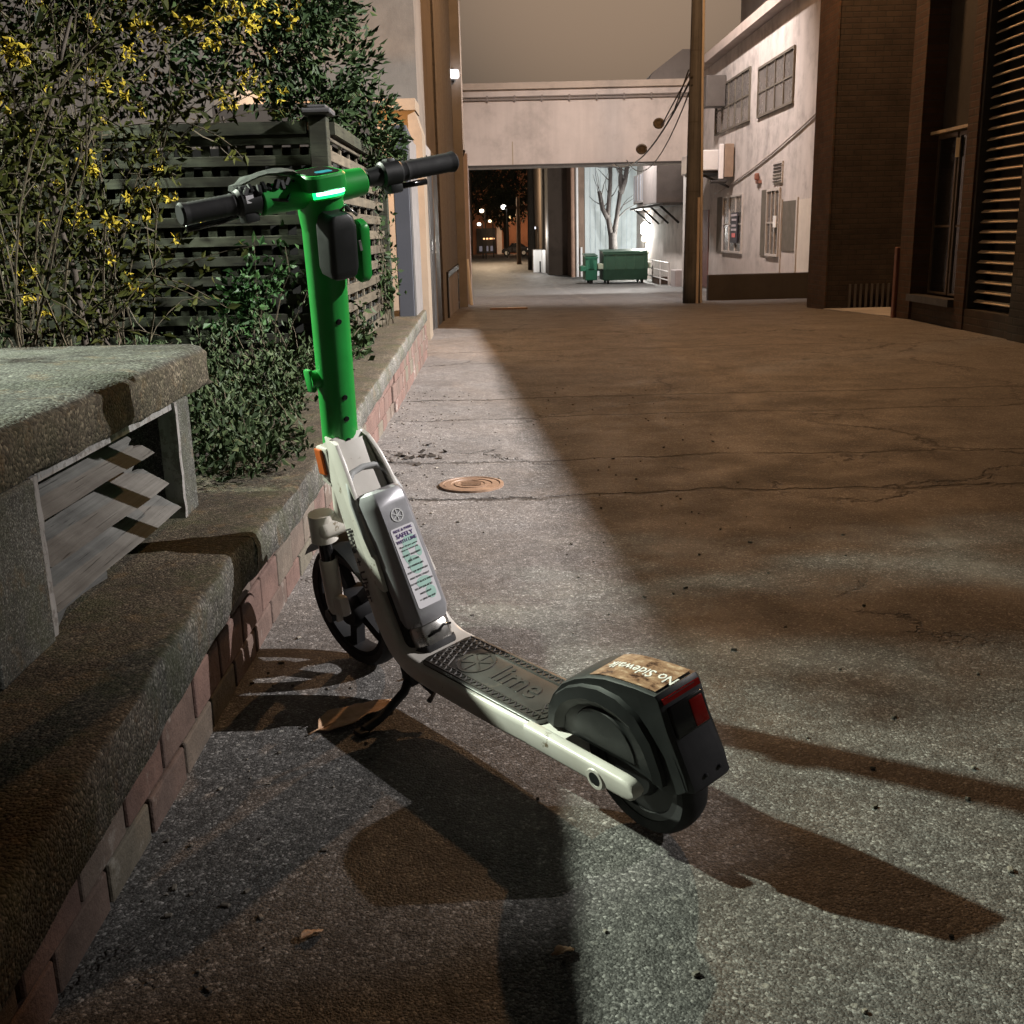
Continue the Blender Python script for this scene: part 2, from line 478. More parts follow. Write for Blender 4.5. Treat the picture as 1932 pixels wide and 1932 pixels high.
# bricks: real blocks with open vertical joints
g = G('pink_brick'); g.pos()
isl = g.island()
bc = g.ramp(isl, [(0, (.125, .078, .064)), (.35, (.14, .088, .074)), (.6, (.115, .082, .068)), (.8, (.125, .115, .088)), (1, (.145, .098, .086))])
bc = g.mix(1., bc, g.ramp(g.noise(9, 6, .7), [(.25, .55), (.6, 1.05), (.8, 1.25)]), 'MULTIPLY')
wh = g.ramp(g.noise(4, 6, .75), [(.58, 0), (.66, 1)])
bc = g.mix(g.ma('MULTIPLY', wh, .35), bc, (.45, .44, .4))
M['brick'] = g.out(bc, .85, g.bump(g.noise(24, 6, .75), .8, .008, g.bump(g.noise(90, 5, .7), .5, .004)), spec=.3)
mb = MB()
for row in range(3):
    z0 = -.03+row*.1; y = -.6+(.105 if row % 2 else 0)
    while y < 9.0:
        L = .205+random.uniform(-.006, .006)
        x = -.625+random.uniform(-.002, .002)+(.012 if y > 6 else 0)
        mb.rbox((x-.05, y+L/2+random.uniform(-.002, .002), z0+.0485), (.1, L-.013, .0955), Euler((0, 0, random.uniform(-.012, .012))).to_matrix(), .005, 2)
        y += L
mb.build('brick_face', M['brick'], pw)
MB().box(-.70, -.66, -.6, 9.0, -.05, .24).build('mortar_core', plain('mortar', (.12, .11, .1), (.06, .055, .05), 12, .95), pw)
so = MB(); n_ = 24
P_ = [[None]*(n_+1) for _ in range(n_+1)]
for i in range(n_+1):
    for j in range(n_+1):
        P_[i][j] = so.bm.verts.new((-3.6+2.75*i/n_, 2.82+2.75*j/n_+0, .325+random.gauss(0, .012)))
for i in range(n_):
    for j in range(n_): so.bm.faces.new((P_[i][j], P_[i+1][j], P_[i+1][j+1], P_[i][j+1]))
so.box(-3.6, -.86, 5.6, 8.2, 0, .32)
tag(so.build('planter_soil', M['soil'], None, smooth='all'), kind='structure')

# ------------------------------------------------------------ concrete vent box
vb = thing('vent_box', 'concrete box with pebbled slab top and broken grey louvre boards standing on the planter ledge', 'vent box', (-1.2, 2, .36))
mb = MB(); secs = []
Y0, Y1, XF, XB = .35, 2.79, -.75, -2.6
ny = 40
for k in range(ny+1):
    y = Y0+(Y1-Y0)*k/ny; j = lambda s_=.0025: random.gauss(0, s_)
    e = .018 if k == ny else 0
    secs.append([(XB, y, .642), (XF-.006+j(), y, .640), (XF+j()-e, y, .652+j()), (XF+j()-e, y, .69), (XF+j()-e, y, .722+j()), (XF-.013-e, y, .734), (XF-.035-e, y, .739+j(.001)), (XF-.3, y, .742), (XB, y, .744)])
mb.loft(secs)
mb.build('slab', M['boxtop'], vb, smooth=55)
mb = MB(); mb.rbox((-.90, 1.565, .498), (.30, .20, .28), None, .006); mb.build('side_post', M['post'], vb)
mb = MB(); mb.rbox((-.90, 2.525, .498), (.28, .10, .28), None, .006); mb.build('side_post', M['post'], vb)
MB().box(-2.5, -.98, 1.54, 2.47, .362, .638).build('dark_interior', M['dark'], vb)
MB().box(-2.5, -1.06, .4, 1.32, .362, .638).build('back_block', M['post'], vb)
# peeling frame strips
for y, w_ in ((1.683, .024), (2.462, .018)):
    mb = MB(); secs = []
    for k in range(12):
        z = .361+.276*k/11
        a = random.uniform(-.0018, .0018)
        secs.append([(-.80, y-w_/2+a, z), (-.758+a/2, y-w_/2+a, z), (-.758+a/2, y+w_/2+a*.4, z), (-.80, y+w_/2+a*.4, z)])
    mb.loft(secs).build('frame_strip', M['peel'], vb)
MB().box(-.80, -.765, 1.70, 2.45, .622, .639).build('frame_strip', M['peel'], vb)
# broken louvre boards: tops lean back, right ends splintered
for bi, (zl, zh, ye, y0) in enumerate(((.560, .630, 2.26, 1.695), (.478, .545, 2.34, 1.698), (.398, .462, 2.41, 1.70), (.356, .376, 2.45, 1.72))):
    mb = MB(); nseg = 24
    cuts = {random.randrange(4, nseg-3) for _ in range(2)}; ends = [ye+.02-.012*k_/nseg+(-.05 if k_ in cuts else -.03 if k_-1 in cuts else random.uniform(-.002, .002)) for k_ in range(nseg+1)]
    tl = random.uniform(-.006, .006)
    A, B = [], []
    for k in range(nseg+1):
        q = k/nseg; z = zl+(zh-zl)*q; x = -.758-.10*q
        for T, dx in ((A, 0), (B, -.013)):
            row = []
            for jj in range(9):
                t = jj/8; y = y0+(ends[k]-y0)*t
                row.append(mb.bm.verts.new((x+dx+.002*sin(9*t+bi), y, z+tl*t-.010*t-.004*sin(pi*t)*(bi % 2))))
            T.append(row)
    for k in range(nseg):
        for jj in range(8):
            mb.bm.faces.new((A[k][jj], A[k][jj+1], A[k+1][jj+1], A[k+1][jj])); mb.bm.faces.new((B[k][jj], B[k+1][jj], B[k+1][jj+1], B[k][jj+1]))
        mb.bm.faces.new((A[k][8], B[k][8], B[k+1][8], A[k+1][8])); mb.bm.faces.new((A[k][0], A[k+1][0], B[k+1][0], B[k][0]))
    for jj in range(8):
        mb.bm.faces.new((A[0][jj], B[0][jj], B[0][jj+1], A[0][jj+1])); mb.bm.faces.new((A[-1][jj], A[-1][jj+1], B[-1][jj+1], B[-1][jj]))
    mb.build('louvre_board', M['slat'], vb)

# ------------------------------------------------------------ fence
fe = thing('lattice_fence', 'green grey slatted garden fence with lattice behind the low shrubs', 'fence', (-.83, 5.6, .33))
mb = MB(); z = .40
while z < 1.5:
    mb.rbox((-2.17+random.uniform(-.003, .003), 5.6, z), (2.6, .016, .05), Euler((0, random.uniform(-.004, .004), 0)).to_matrix(), .003, 1); z += .098
mb.build('slat_panel', M['fence'], fe)
mb = MB(); x = -3.45
while x < -.93:
    mb.box(x, x+.045, 5.612, 5.624, .36, 1.52); x += .09
mb.build('lattice_strips', M['fence'], fe)
mb = MB(); z = .42
while z < 1.5:
    mb.rbox((-.835, 6.9, z), (.016, 2.5, .055), None, .003, 1); z += .098
mb.build('slat_panel', M['fence_side'], fe)
mb = MB(); y = 5.8
while y < 8.1:
    mb.box(-.86, -.848, y, y+.045, .36, 1.52); y += .35
mb.build('lattice_strips', M['fence_side'], fe)
for px, py in ((-.87, 5.6), (-2.25, 5.63), (-.84, 8.15)):
    mb = MB(); mb.rbox((px, py, .96), (.09, .09, 1.24), None, .005); po = mb.build('post', M['fence'], fe)
    if py < 5.62:
        mb = MB(); mb.rbox((px, py, 1.6), (.15, .15, .03), None, .01); mb.rbox((px, py, 1.622), (.1, .1, .02), None, .008)
        mb.build('post_cap', plain('post_cap_metal', (.07, .07, .075), (.05, .05, .05), 10, .5), po)
mb = MB(); mb.box(-3.5, -.93, 5.575, 5.64, 1.50, 1.56); mb.build('top_rail', M['fence'], fe)
mb = MB(); mb.box(-.87, -.80, 5.66, 8.1, 1.50, 1.56); mb.build('top_rail', M['fence'], fe)
MB().box(-3.5, -.86, 5.72, 5.74, .3, 1.45).build('backing', plain('fence_backing_sheet', (.012, .014, .01), (.007, .008, .006), 6, .95), fe)

MB().box(-.93, -.92, 5.75, 8.2, .3, 1.5).build('backing', bpy.data.materials['fence_backing_sheet'], fe)  # sheet added behind the side fence to stop the yard light

# grey end panel on the coping
gp = thing('grey_end_panel', 'smooth dark grey panel standing at the far end of the planter coping', 'panel', (-.7, 8.6, .39))
mb = MB(); mb.prism([(8.3, .39), (9.02, .39), (9.02, 1.72), (8.3, 1.79)], 'x', -.765, -.645)
mb.build('sheet', plain('slate_paint', (.045, .047, .056), (.036, .038, .045), 3, .6, .2, 60), gp, bevel=.006)
MB().box(-.642, -.63, 8.32, 9.0, .40, 1.70).build('side_trim', plain('pale_trim', (.16, .15, .145), (.12, .115, .11), 5, .6), gp)


# ------------------------------------------------------------ plants
def leaves(cent, dirs, size, aspect=.45, fold=.18, jitter=.35):
    n = len(cent); cent = np.asarray(cent); d = np.asarray(dirs)+rng.normal(0, jitter, (n, 3))
    d /= np.linalg.norm(d, axis=1)[:, None]
    a = rng.normal(0, 1, (n, 3)); s = np.cross(d, a); s /= np.linalg.norm(s, axis=1)[:, None]
    nn = np.cross(d, s)
    L = (size*rng.uniform(.6, 1.35, n))[:, None]; W = L*aspect
    base = cent; tip = cent+d*L; mid = cent+d*L*.45
    V = np.stack([base, mid+s*W/2+nn*L*fold*.5, tip-nn*L*.1, mid-s*W/2+nn*L*fold*.5], 1).reshape(-1, 3)
    F = [(4*i, 4*i+1, 4*i+2) for i in range(n)]+[(4*i, 4*i+2, 4*i+3) for i in range(n)]
    return V, F


def twig_path(p, d, L, n=8, droop=.25, wob=.12, bend=0):
    p = np.array(p, float); d = np.array(d, float); d /= np.linalg.norm(d); pts = [p.copy()]
    for k in range(n):
        d = d+rng.normal(0, wob, 3)+np.array([bend*(k/n)**2, 0, -droop/n*(k/n)*3]); d /= np.linalg.norm(d)
        p = p+d*L/n; pts.append(p.copy())
    return pts


M['forsleaf'] = leafmat('forsythia_leaf', (.013, .019, .003), (.045, .05, .007), .7, spec=.12)
M['flower'] = leafmat('yellow_blossom', (.22, .165, .012), (.38, .31, .03), .8, spec=.2)
M['evleaf'] = leafmat('evergreen_leaf', (.012, .026, .009), (.026, .046, .012), .6, spec=.2)
M['lowleaf'] = leafmat('low_shrub_leaf', (.018, .036, .012), (.06, .085, .036), .6, spec=.2)
M['vineleaf'] = leafmat('vine_leaf', (.012, .04, .01), (.03, .075, .018), .55, spec=.25)


def near_path(pts, t):
    i = min(int(t*(len(pts)-1)), len(pts)-2); q = t*(len(pts)-1)-i
    return pts[i]*(1-q)+pts[i+1]*q, pts[i+1]-pts[i]


fs = thing('forsythia_bush', 'tall twiggy bush with scattered yellow blossoms in front of the fence', 'bush', (-1.9, 4.6, .33))
tw = MB(); lc, ld, fc, fd = [], [], [], []
stems = []
for k in range(150):
    b = np.array([rng.uniform(-2.75, -1.6), rng.uniform(3.45, 5.1), .33])
    d = np.array([rng.normal(-.02, .16), rng.normal(-.05, .18), 1.0]); bend = rng.uniform(-.1, .28)
    if k % 3 == 0: bend = rng.uniform(.35, .6); d[0] = rng.uniform(0, .12)
    L = rng.uniform(1.7, 2.9) if k % 3 == 0 else rng.uniform(1.2, 2.6)
    if k % 10 == 1: d = np.array([rng.uniform(.4, .8), rng.normal(-.1, .15), 1.0]); L = rng.uniform(.9, 1.5); bend = .1
    pts = twig_path(b, d, L, 10, .5, .08, bend)
    if max(p[0]+.03*(p[2] < 1.7) for p in pts) > -.82: continue
    stems.append(pts)
    tw.tube(pts, [.0058*(1-.75*i/10)*rng.uniform(.7, 1.3) for i in range(11)], 4, False)
    for q in range(9):
        t = rng.uniform(.2, .98); p, dd = near_path(pts, t)
        sd = dd/np.linalg.norm(dd)+rng.normal(0, .7, 3)
        sp = twig_path(p, sd, rng.uniform(.12, .42), 4, .4, .15)
        if sp[-1][0] > -.8: continue
        stems.append(sp)
        tw.tube(sp, [.003, .0027, .0024, .002, .0014], 3, False)
tw.build('branches', M['twig'], fs, normals=False)
for k in range(7):
    pass
mb = MB()
for k in range(4):
    b = np.array([rng.uniform(-2.5, -1.7), rng.uniform(4.2, 4.9), .3]); pts = twig_path(b, (rng.normal(.1, .25), rng.normal(0, .2), 1), rng.uniform(1.2, 1.9), 8, .1, .1)
    mb.tube(pts, [.018*(1-.6*i/8) for i in range(9)], 6, False)
mb.build('stems', M['bark'], fs, smooth='all')
for pts in stems:
    Ls = len(pts)
    for q in range(20 if Ls > 6 else 10):
        p, dd = near_path(pts, rng.uniform(.25, 1)); p = p+rng.normal(0, .012, 3)
        lc.append(p); ld.append(dd/np.linalg.norm(dd)*.6+rng.normal(0, .6, 3))
    top = pts[-1]
    # more blossom towards the upper right of the bush and in a few clumps
    wgt = .05+.30*max(0, min(1, (top[0]+1.75)/.8))*max(0, min(1, (top[2]-1.25)/.6))
    if rng.random() < wgt*1.0:
        for q in range(rng.integers(1, 5)):
            p, dd = near_path(pts, rng.uniform(.45, 1)); fc.append(p); fd.append(dd)
for cx, cy, cz, nn in ((-2.0, 4.35, 1.02, 9), (-2.25, 4.2, 1.3, 5), (-1.75, 4.2, .85, 6), (-1.6, 4.5, 1.05, 7), (-1.35, 4.5, 1.12, 7), (-2.1, 4.2, .75, 5), (-1.05, 4.9, 1.95, 10), (-.95, 5.1, 2.02, 8), (-1.2, 4.9, 1.85, 8), (-1.45, 4.6, 1.7, 5), (-1.0, 5.2, 1.75, 7)):
    for q in range(nn):
        fc.append(np.array([cx, cy, cz])+rng.normal(0, .075, 3)); fd.append(rng.normal(0, 1, 3))
for bx, by, bz, br in ((-2.2, 3.75, 2.5, .55), (-2.6, 3.9, 2.9, .6), (-1.9, 4.1, 2.45, .5), (-2.9, 3.6, 2.3, .45), (-2.2, 4.75, 2.75, .75), (-1.7, 5.2, 2.7, .7), (-2.7, 4.9, 3.3, .8), (-1.6, 5.7, 3.2, .75), (-2.3, 5.6, 3.6, .8), (-3.1, 5.2, 3.9, .7), (-1.35, 5.3, 2.3, .42), (-2.4, 4.5, 2.3, .45)):  # leaf masses above the view, added to block the yard light
    for k in range(int(2300*br*br)):
        d = rng.normal(0, 1, 3); d /= np.linalg.norm(d); q_ = np.array([bx, by, bz])+d*br*rng.uniform(.35, 1.08)
        if q_[1] < 4.3 and q_[0] > -2.6: continue
        if q_[1] >= 4.3 and sin(q_[0]*6.1+1)+sin(q_[1]*5.3+2)+sin(q_[2]*6.7)+.8*sin(q_[0]*13+q_[2]*11) < -.3: continue
        if q_[1] < 3.34+.25*(q_[2]-2.2): continue
        lc.append(q_); ld.append(d)
# unseen leaf sheet added out of view, gaps shaped to dapple the yard light
for k in range(15000):
    q_ = np.array([rng.uniform(-2.38, -2.04), rng.uniform(3.05, 4.6), rng.uniform(1.75, 3.3)])
    if q_[1] < 3.14+.28*(q_[2]-2.24)+.05*sin(9*q_[2]): continue
    fo = sin(10.5*q_[1]+1.3+.8*sin(5*q_[2]))+sin(11.5*q_[2]+.6)+.8*sin(6.5*q_[1]-8*q_[2]+.5)
    if fo < -.1 and q_[1] < 3.85+.1*sin(7*q_[2]): continue
    lc.append(q_); ld.append(rng.normal(0, 1, 3)+np.array([-.5, -.3, 0]))
V, F = leaves(lc, ld, np.where(np.array(lc)[:, 2] > 2.15, .085, .046), .46)
arr_mesh('leaves', V, F, M['forsleaf'], fs)
pc, pd = [], []
for p, d in zip(fc, fd):
    for q in range(rng.integers(2, 5)):
        c_ = p+rng.normal(0, .016, 3); ax = rng.normal(0, 1, 3); ax[2] -= .4; ax /= np.linalg.norm(ax)
        a = np.cross(ax, rng.normal(0, 1, 3)); a /= np.linalg.norm(a); b = np.cross(ax, a)
        for k in range(4):
            pc.append(c_); pd.append(a*cos(k*pi/2)+b*sin(k*pi/2)+ax*.7)
V, F = leaves(pc, pd, .026, .5, .2, .12)
arr_mesh('blossoms', V, F, M['flower'], fs)

ev = thing('evergreen_bush', 'dense dark evergreen bush leaning over the fence corner', 'bush', (-1.2, 6.6, .33))
mb = MB()
for k in range(8):
    pts = twig_path((rng.uniform(-1.7, -1.15), rng.uniform(6.1, 6.7), .3), (rng.normal(-.03, .06), rng.normal(0, .08), 1), rng.uniform(1.2, 1.6), 8, .0, .04)
    mb.tube(pts, [.025*(1-.7*i/8) for i in range(9)], 6, False)
mb.build('stems', M['bark'], ev, smooth='all')
cl, cd = [], []
blobs = [(-1.25, 6.2, 2.15, .5), (-1.0, 6.5, 1.95, .36), (-.83, 6.9, 1.72, .24), (-1.5, 6.2, 2.5, .55), (-1.05, 6.6, 2.4, .38), (-1.9, 6.3, 2.1, .5), (-.78, 7.2, 1.58, .2), (-2.3, 6.3, 2.5, .6), (-.98, 6.1, 2.25, .3), (-1.0, 6.3, 1.72, .22), (-.8, 7.6, 1.45, .2)]
for bx, by, bz, br in blobs:
    for k in range(int(8200*br*br)+400):
        d = rng.normal(0, 1, 3); d /= np.linalg.norm(d); rr = br*rng.uniform(.5, 1.08)
        if sin(d[0]*7+bx*5)+sin(d[1]*8)+sin(d[2]*6+by) < -.7: continue
        q_ = np.array([bx, by, bz])+d*rr*np.array([1, 1, .9])
        if q_[2] < 1.5 and q_[0] < -.85: continue
        cl.append(q_); cd.append(d+np.array([0, 0, .4]))
V, F = leaves(cl, cd, .055, .42, .2, .5); arr_mesh('leaves', V, F, M['evleaf'], ev)

ls = thing('low_shrub', 'low small leaved shrub spreading over the planter bed behind the concrete box', 'shrub', (-1.1, 3.6, .33))
tw = MB(); cl, cd = [], []
for k in range(380):
    y_ = rng.uniform(2.86, 5.3); b = np.array([rng.uniform(-2.1, -.66-.17*min(1, max(0, (y_-3.3)/1.2))), y_, .33]); b[2] = .36 if b[0] > -.86 else .33
    hh = .10+.12*max(0, sin(b[1]*2.1+b[0]*3))+.05*(b[0] < -1)
    pts = twig_path(b, (rng.normal(.05, .7), rng.normal(-.1, .6), 1), hh*rng.uniform(1, 2.0), 5, .4, .2)
    tw.tube(pts, [.003, .0028, .0025, .002, .0016, .001], 3, False)
    for q in range(44):
        p, dd = near_path(pts, rng.uniform(.15, 1)); cl.append(p+rng.normal(0, .028, 3)); cd.append(dd/np.linalg.norm(dd)*.5+rng.normal(0, .5, 3)+np.array([0, 0, .35]))
tw.build('stems', M['twig'], ls, normals=False)
V, F = leaves(cl, cd, .03, .5, .2, .35); arr_mesh('leaves', V, F, M['lowleaf'], ls)


def small_plant(name, label, cat, boxes, n, size, mt, base, stem_n=6):
    t = thing(name, label, cat, base); tw = MB(); cl, cd = [], []
    for (x0, x1, y0, y1, z0, z1) in boxes:
        for k in range(stem_n):
            b = (rng.uniform(x0, x1), rng.uniform(y0, y1), base[2])
            e = np.array([rng.uniform(x0, x1), rng.uniform(y0, y1), rng.uniform(z0, z1)])
            pts = [np.array(b)*(1-q)+e*q+rng.normal(0, .015, 3)*(q > 0) for q in np.linspace(0, 1, 6)]
            tw.tube(pts, [.005, .0045, .004, .0035, .003, .002], 4, False)
            for q in range(n//stem_n):
                s_ = rng.uniform(max(0, (z0-base[2])/(max(.01, e[2]-base[2]))), 1); p, dd = near_path(pts, min(.999, s_))
                cl.append(p+rng.normal(0, .045, 3)); cd.append(rng.normal(0, 1, 3)+np.array([0, -.3, .2]))
    tw.build('stems', M['twig'], t, normals=False)
    V, F = leaves(cl, cd, size, .55, .2, .2); arr_mesh('leaves', V, F, mt, t)


small_plant('climbing_vine', 'bright green leafy vine climbing the front of the slatted fence', 'vine', [(-1.55, -1.15, 5.42, 5.55, .55, .85), (-1.35, -1.0, 5.45, 5.56, .7, 1.05)], 240, .05, M['vineleaf'], (-1.3, 5.5, .33))
small_plant('white_flecked_shrub', 'small glossy shrub at the coping edge beside the side fence', 'shrub', [(-.84, -.76, 5.2, 6.4, .4, .62)], 420, .045, M['evleaf'], (-.8, 5.8, .33), 12)
small_plant('glossy_climber', 'thin glossy climber on the far side fence next to the grey panel', 'vine', [(-.82, -.76, 7.4, 8.1, .6, 1.35)], 300, .05, M['evleaf'], (-.79, 7.8, .36), 8)

# ------------------------------------------------------------ electric scooter (u forward, v left, z up)
HEAD, LEAN = .647, .172
sc = thing('electric_scooter', 'parked green and white electric rental scooter leaning on its kickstand', 'scooter', (.2471, 1.6369, 0), None, (-LEAN, 0, HEAD+pi/2))
SM = dict(coord='object')
M['white'] = plain('scuffed_white_paint', (.70, .68, .64), (.54, .51, .46), 5, .34, .05, 200, .001, 'object', wear=((.20, .155, .10), 22, .635))
M['green'] = plain('lime_green_paint', (.02, .38, .06), (.014, .25, .035), 4, .42, .12, 260, .001, 'object', wear=((.012, .03, .012), 26, .69))
M['rubber'] = plain('black_rubber', (.016, .016, .017), (.009, .009, .01), 14, .75, .2, 150, .001, 'object')
M['plastic'] = plain('worn_black_plastic', (.016, .018, .018), (.009, .01, .01), 10, .5, .12, 180, .001, 'object', wear=((.06, .062, .06), 34, .7))
M['gplastic'] = plain('grey_flap_plastic', (.03, .03, .035), (.018, .018, .021), 9, .5, .15, 120, .001, 'object')
M['battery'] = plain('silver_battery_paint', (.40, .40, .42), (.33, .33, .35), 10, .38, .08, 220, .001, 'object', metal=.35)
M['metal'] = plain('brushed_metal', (.52, .51, .5), (.36, .35, .33), 20, .3, .05, 150, .001, 'object', metal=.9)
M['blackgloss'] = plain('gloss_black', (.010, .010, .011), (.008, .008, .008), 8, .18, coord='object')
M['red'] = plain('red_lens', (.2, .006, .005), (.13, .005, .004), 25, .22, coord='object')
M['amber'] = plain('amber_reflector', (.55, .12, .02), (.4, .09, .02), 30, .35, coord='object')
M['ink'] = plain('dark_ink', (.05, .045, .05), (.04, .035, .04), 30, .6, coord='object')
M['purple'] = plain('purple_ink', (.10, .055, .2), (.09, .05, .18), 30, .6, coord='object')
M['sticker'] = plain('white_sticker', (.74, .73, .76), (.7, .69, .72), 20, .45, coord='object')
M['mint'] = plain('mint_print', (.42, .66, .58), (.38, .6, .52), 20, .5, coord='object')
M['lettering'] = plain('white_lettering', (.75, .75, .72), (.6, .6, .58), 30, .5, coord='object')


def rrect(hw, hh, rad, n=4):
    pts = []
    for cx, cy, a0 in ((hw-rad, hh-rad, 0), (-hw+rad, hh-rad, 90), (-hw+rad, -hh+rad, 180), (hw-rad, -hh+rad, 270)):
        for k in range(n+1):
            a = radians(a0+90*k/n); pts.append((cx+rad*cos(a), cy+rad*sin(a)))
    return pts


def sweep(mb, st):
    """st: (u,z,half width,half thickness,corner) along the side profile"""
    P = [Vector((s[0], 0, s[1])) for s in st]; secs = []
    for i, s in enumerate(st):
        t = (P[min(i+1, len(P)-1)]-P[max(i-1, 0)]).normalized(); nn = Vector((-t.z, 0, t.x))
        secs.append([P[i]+Vector((0, 1, 0))*a+nn*b for a, b in rrect(s[2], s[3], s[4])])
    return mb.loft(secs)


# catmull subdivision of the side profile
def cm(pts, m=5):
    out = []; n = len(pts); A = [np.array(p, float) for p in pts]
    for i in range(n-1):
        p0, p1, p2, p3 = A[max(i-1, 0)], A[i], A[i+1], A[min(i+2, n-1)]
        for k in range(m):
            t = k/m
            out.append(.5*((2*p1)+(-p0+p2)*t+(2*p0-5*p1+4*p2-p3)*t*t+(-p0+3*p1-3*p2+p3)*t**3))
    out.append(A[-1]); return [tuple(x) for x in out]


mb = MB()
sweep(mb, cm([(.13, .132, .074, .026, .012), (.30, .13, .079, .027, .012), (.48, .13, .079, .027, .012), (.585, .131, .078, .027, .012), (.645, .138, .076, .028, .012), (.69, .165, .073, .031, .012), (.722, .22, .07, .033, .012), (.748, .30, .066, .033, .012), (.788, .42, .058, .033, .012), (.826, .53, .05, .032, .012), (.85, .592, .044, .032, .012)]))
for sv in (1, -1):   # arms past the rear wheel
    secs = []
    for uu, hz in ((.22, .022), (.05, .021), (-.03, .02), (-.045, .018), (-.055, .011), (-.058, .004)):
        secs.append([Vector((uu, sv*.0755+a, .140+b-(.22-uu)*.004)) for a, b in rrect(.0125, hz, min(.008, hz*.6), 3)])
    mb.loft(secs)
mb.rbox((.15, 0, .13), (.04, .146, .03), None, .008)
sweep(mb, cm([(.748, .43, .040, .006, .004), (.785, .53, .038, .006, .004), (.812, .59, .034, .006, .004)], 4))
# raised flanges on both sides of the neck
for sv in (1, -1):
    st = cm([(.70, .30, 0), (.745, .43, 0), (.79, .545, 0), (.822, .6, 0)])
    secs = []
    for i, s in enumerate(st):
        t = i/(len(st)-1); hw = .062-.024*t
        secs.append([Vector((s[0]+a, sv*hw+b, s[1]+a*.3)) for a, b in rrect(.022+.004*sin(pi*t), .005, .003, 2)])
    mb.loft(secs)
fr = mb.build('frame', M['white'], sc, smooth=35)
for sv in (1, -1):   # pivot recess and bolt on the arm
    mb = MB()
    Mx = Matrix.Translation((.032, sv*.089, .132)) @ Matrix.Rotation(-sv*pi/2, 4, 'X')
    mb.lathe([(.0001, .001), (.012, .001), (.014, -.001), (.014, -.006)], Mx, 20)
    mb.build('axle_bolt', M['plastic'], fr, smooth=40)
for sv in (1, -1):
    mb = MB()
    Mx = Matrix.Translation((.032, sv*.0885, .132)) @ Matrix.Rotation(-sv*pi/2, 4, 'X')
    mb.lathe([(.0135, -.004), (.0135, .002), (.019, .002), (.022, -.004)], Mx, 24)
    mb.build('axle_ring', M['white'], fr, smooth=40)
# lettering along the left side of the neck
ta = Vector((.155, 0, .43)).normalized(); nr_ = Vector((-ta.z, 0, ta.x))
text_mesh('side_lettering', [('lime + Uber', 0, 0, .034, 'LEFT', .01)], M['ink'], fr, Vector((.790, .0608, .415))-nr_*.014, -ta+Vector((0, .075, 0)), nr_, .0006)

# deck mat with triangular tread
mat_o = MB(); uA, uB, hw = .195, .588, .069
mat_o.loft([[((uA+uB)/2+a, b, zz) for a, b in rrect((uB-uA)/2-ins, hw-ins, .018, 4)] for zz, ins in ((.157, 0), (.1605, 0), (.162, .002))])
M['mat'] = plain('tread_rubber', (.06, .055, .05), (.035, .032, .03), 10, .4, .2, 220, .001, 'object', wear=((.075, .065, .055), 9, .6))
dm = mat_o.build('deck_mat', M['mat'], sc, smooth=40)
mb = MB(); pitch = .0175; hs = pitch*sqrt(3)/2


def in_mat(p): return uA+.006 < p[0] < uB-.006 and abs(p[1]) < hw-.005 and not (.245 < p[0] < .46 and abs(p[1]) < .036) and (p[0]-.478)**2+p[1]**2 > .045**2


for i in range(-2, 30):
    for j in range(-8, 9):
        p = (uA+i*pitch+(j % 2)*pitch/2, j*hs)
        for q in ((pitch, 0), (pitch/2, hs), (-pitch/2, hs)):
            e = (p[0]+q[0], p[1]+q[1])
            if in_mat(p) and in_mat(e):
                d = Vector((q[0], q[1], 0)).normalized(); nn = Vector((-d.y, d.x, 0))*.0016
                a, b = Vector((p[0], p[1], .1618)), Vector((e[0], e[1], .1618)); up = Vector((0, 0, .0022))
                mb.loft([[a-nn*1.3, a-nn*.5+up, a+nn*.5+up, a+nn*1.3], [b-nn*1.3, b-nn*.5+up, b+nn*.5+up, b+nn*1.3]])
mb.build('tread_ribs', M['mat'], dm)


def wheel_logo(mb, c, xd, yd, R, h, wd):
    xd = Vector(xd).normalized(); yd = Vector(yd).normalized(); zd = xd.cross(yd)
    Mx = Matrix((xd, yd, zd)).transposed().to_4x4(); Mx.translation = c
    mb.lathe([(R-wd, 0), (R-wd, h), (R, h), (R, 0)], Mx, 40)
    mb.lathe([(.0001, h), (R*.16, h), (R*.16, 0)], Mx, 16)
    for k in range(6):
        a = pi/6+k*pi/3; d = Vector((cos(a), sin(a), 0)); nn = Vector((-sin(a), cos(a), 0))*wd*.42
        p0, p1 = d*R*.12, d*(R-wd*.5)
        mb.loft([[Mx @ (p+nn), Mx @ (p+nn+Vector((0, 0, h))), Mx @ (p-nn+Vector((0, 0, h))), Mx @ (p-nn)] for p in (p0, p1)])


mb = MB(); wheel_logo(mb, Vector((.478, -.0, .1618)), (-1, 0, 0), (0, -1, 0), .041, .0018, .007)
mb.build('wheel_emblem', M['mat'], dm, smooth=30)
text_mesh('mat_lettering', [('lime', 0, -.022, .082, 'CENTER', .004)], M['mat'], dm, Vector((.345, 0, .1622)), (-1, 0, 0), (0, -1, 0), .0016)

# battery on the rear face of the neck
tb = Vector((.09, 0, .275)).normalized(); rb = Vector((-tb.z, 0, tb.x))      # along, rearward
B0 = Vector((.69, 0, .205))


def bp(l, v, o): return B0+tb*l+rb*o+Vector((0, v, 0))


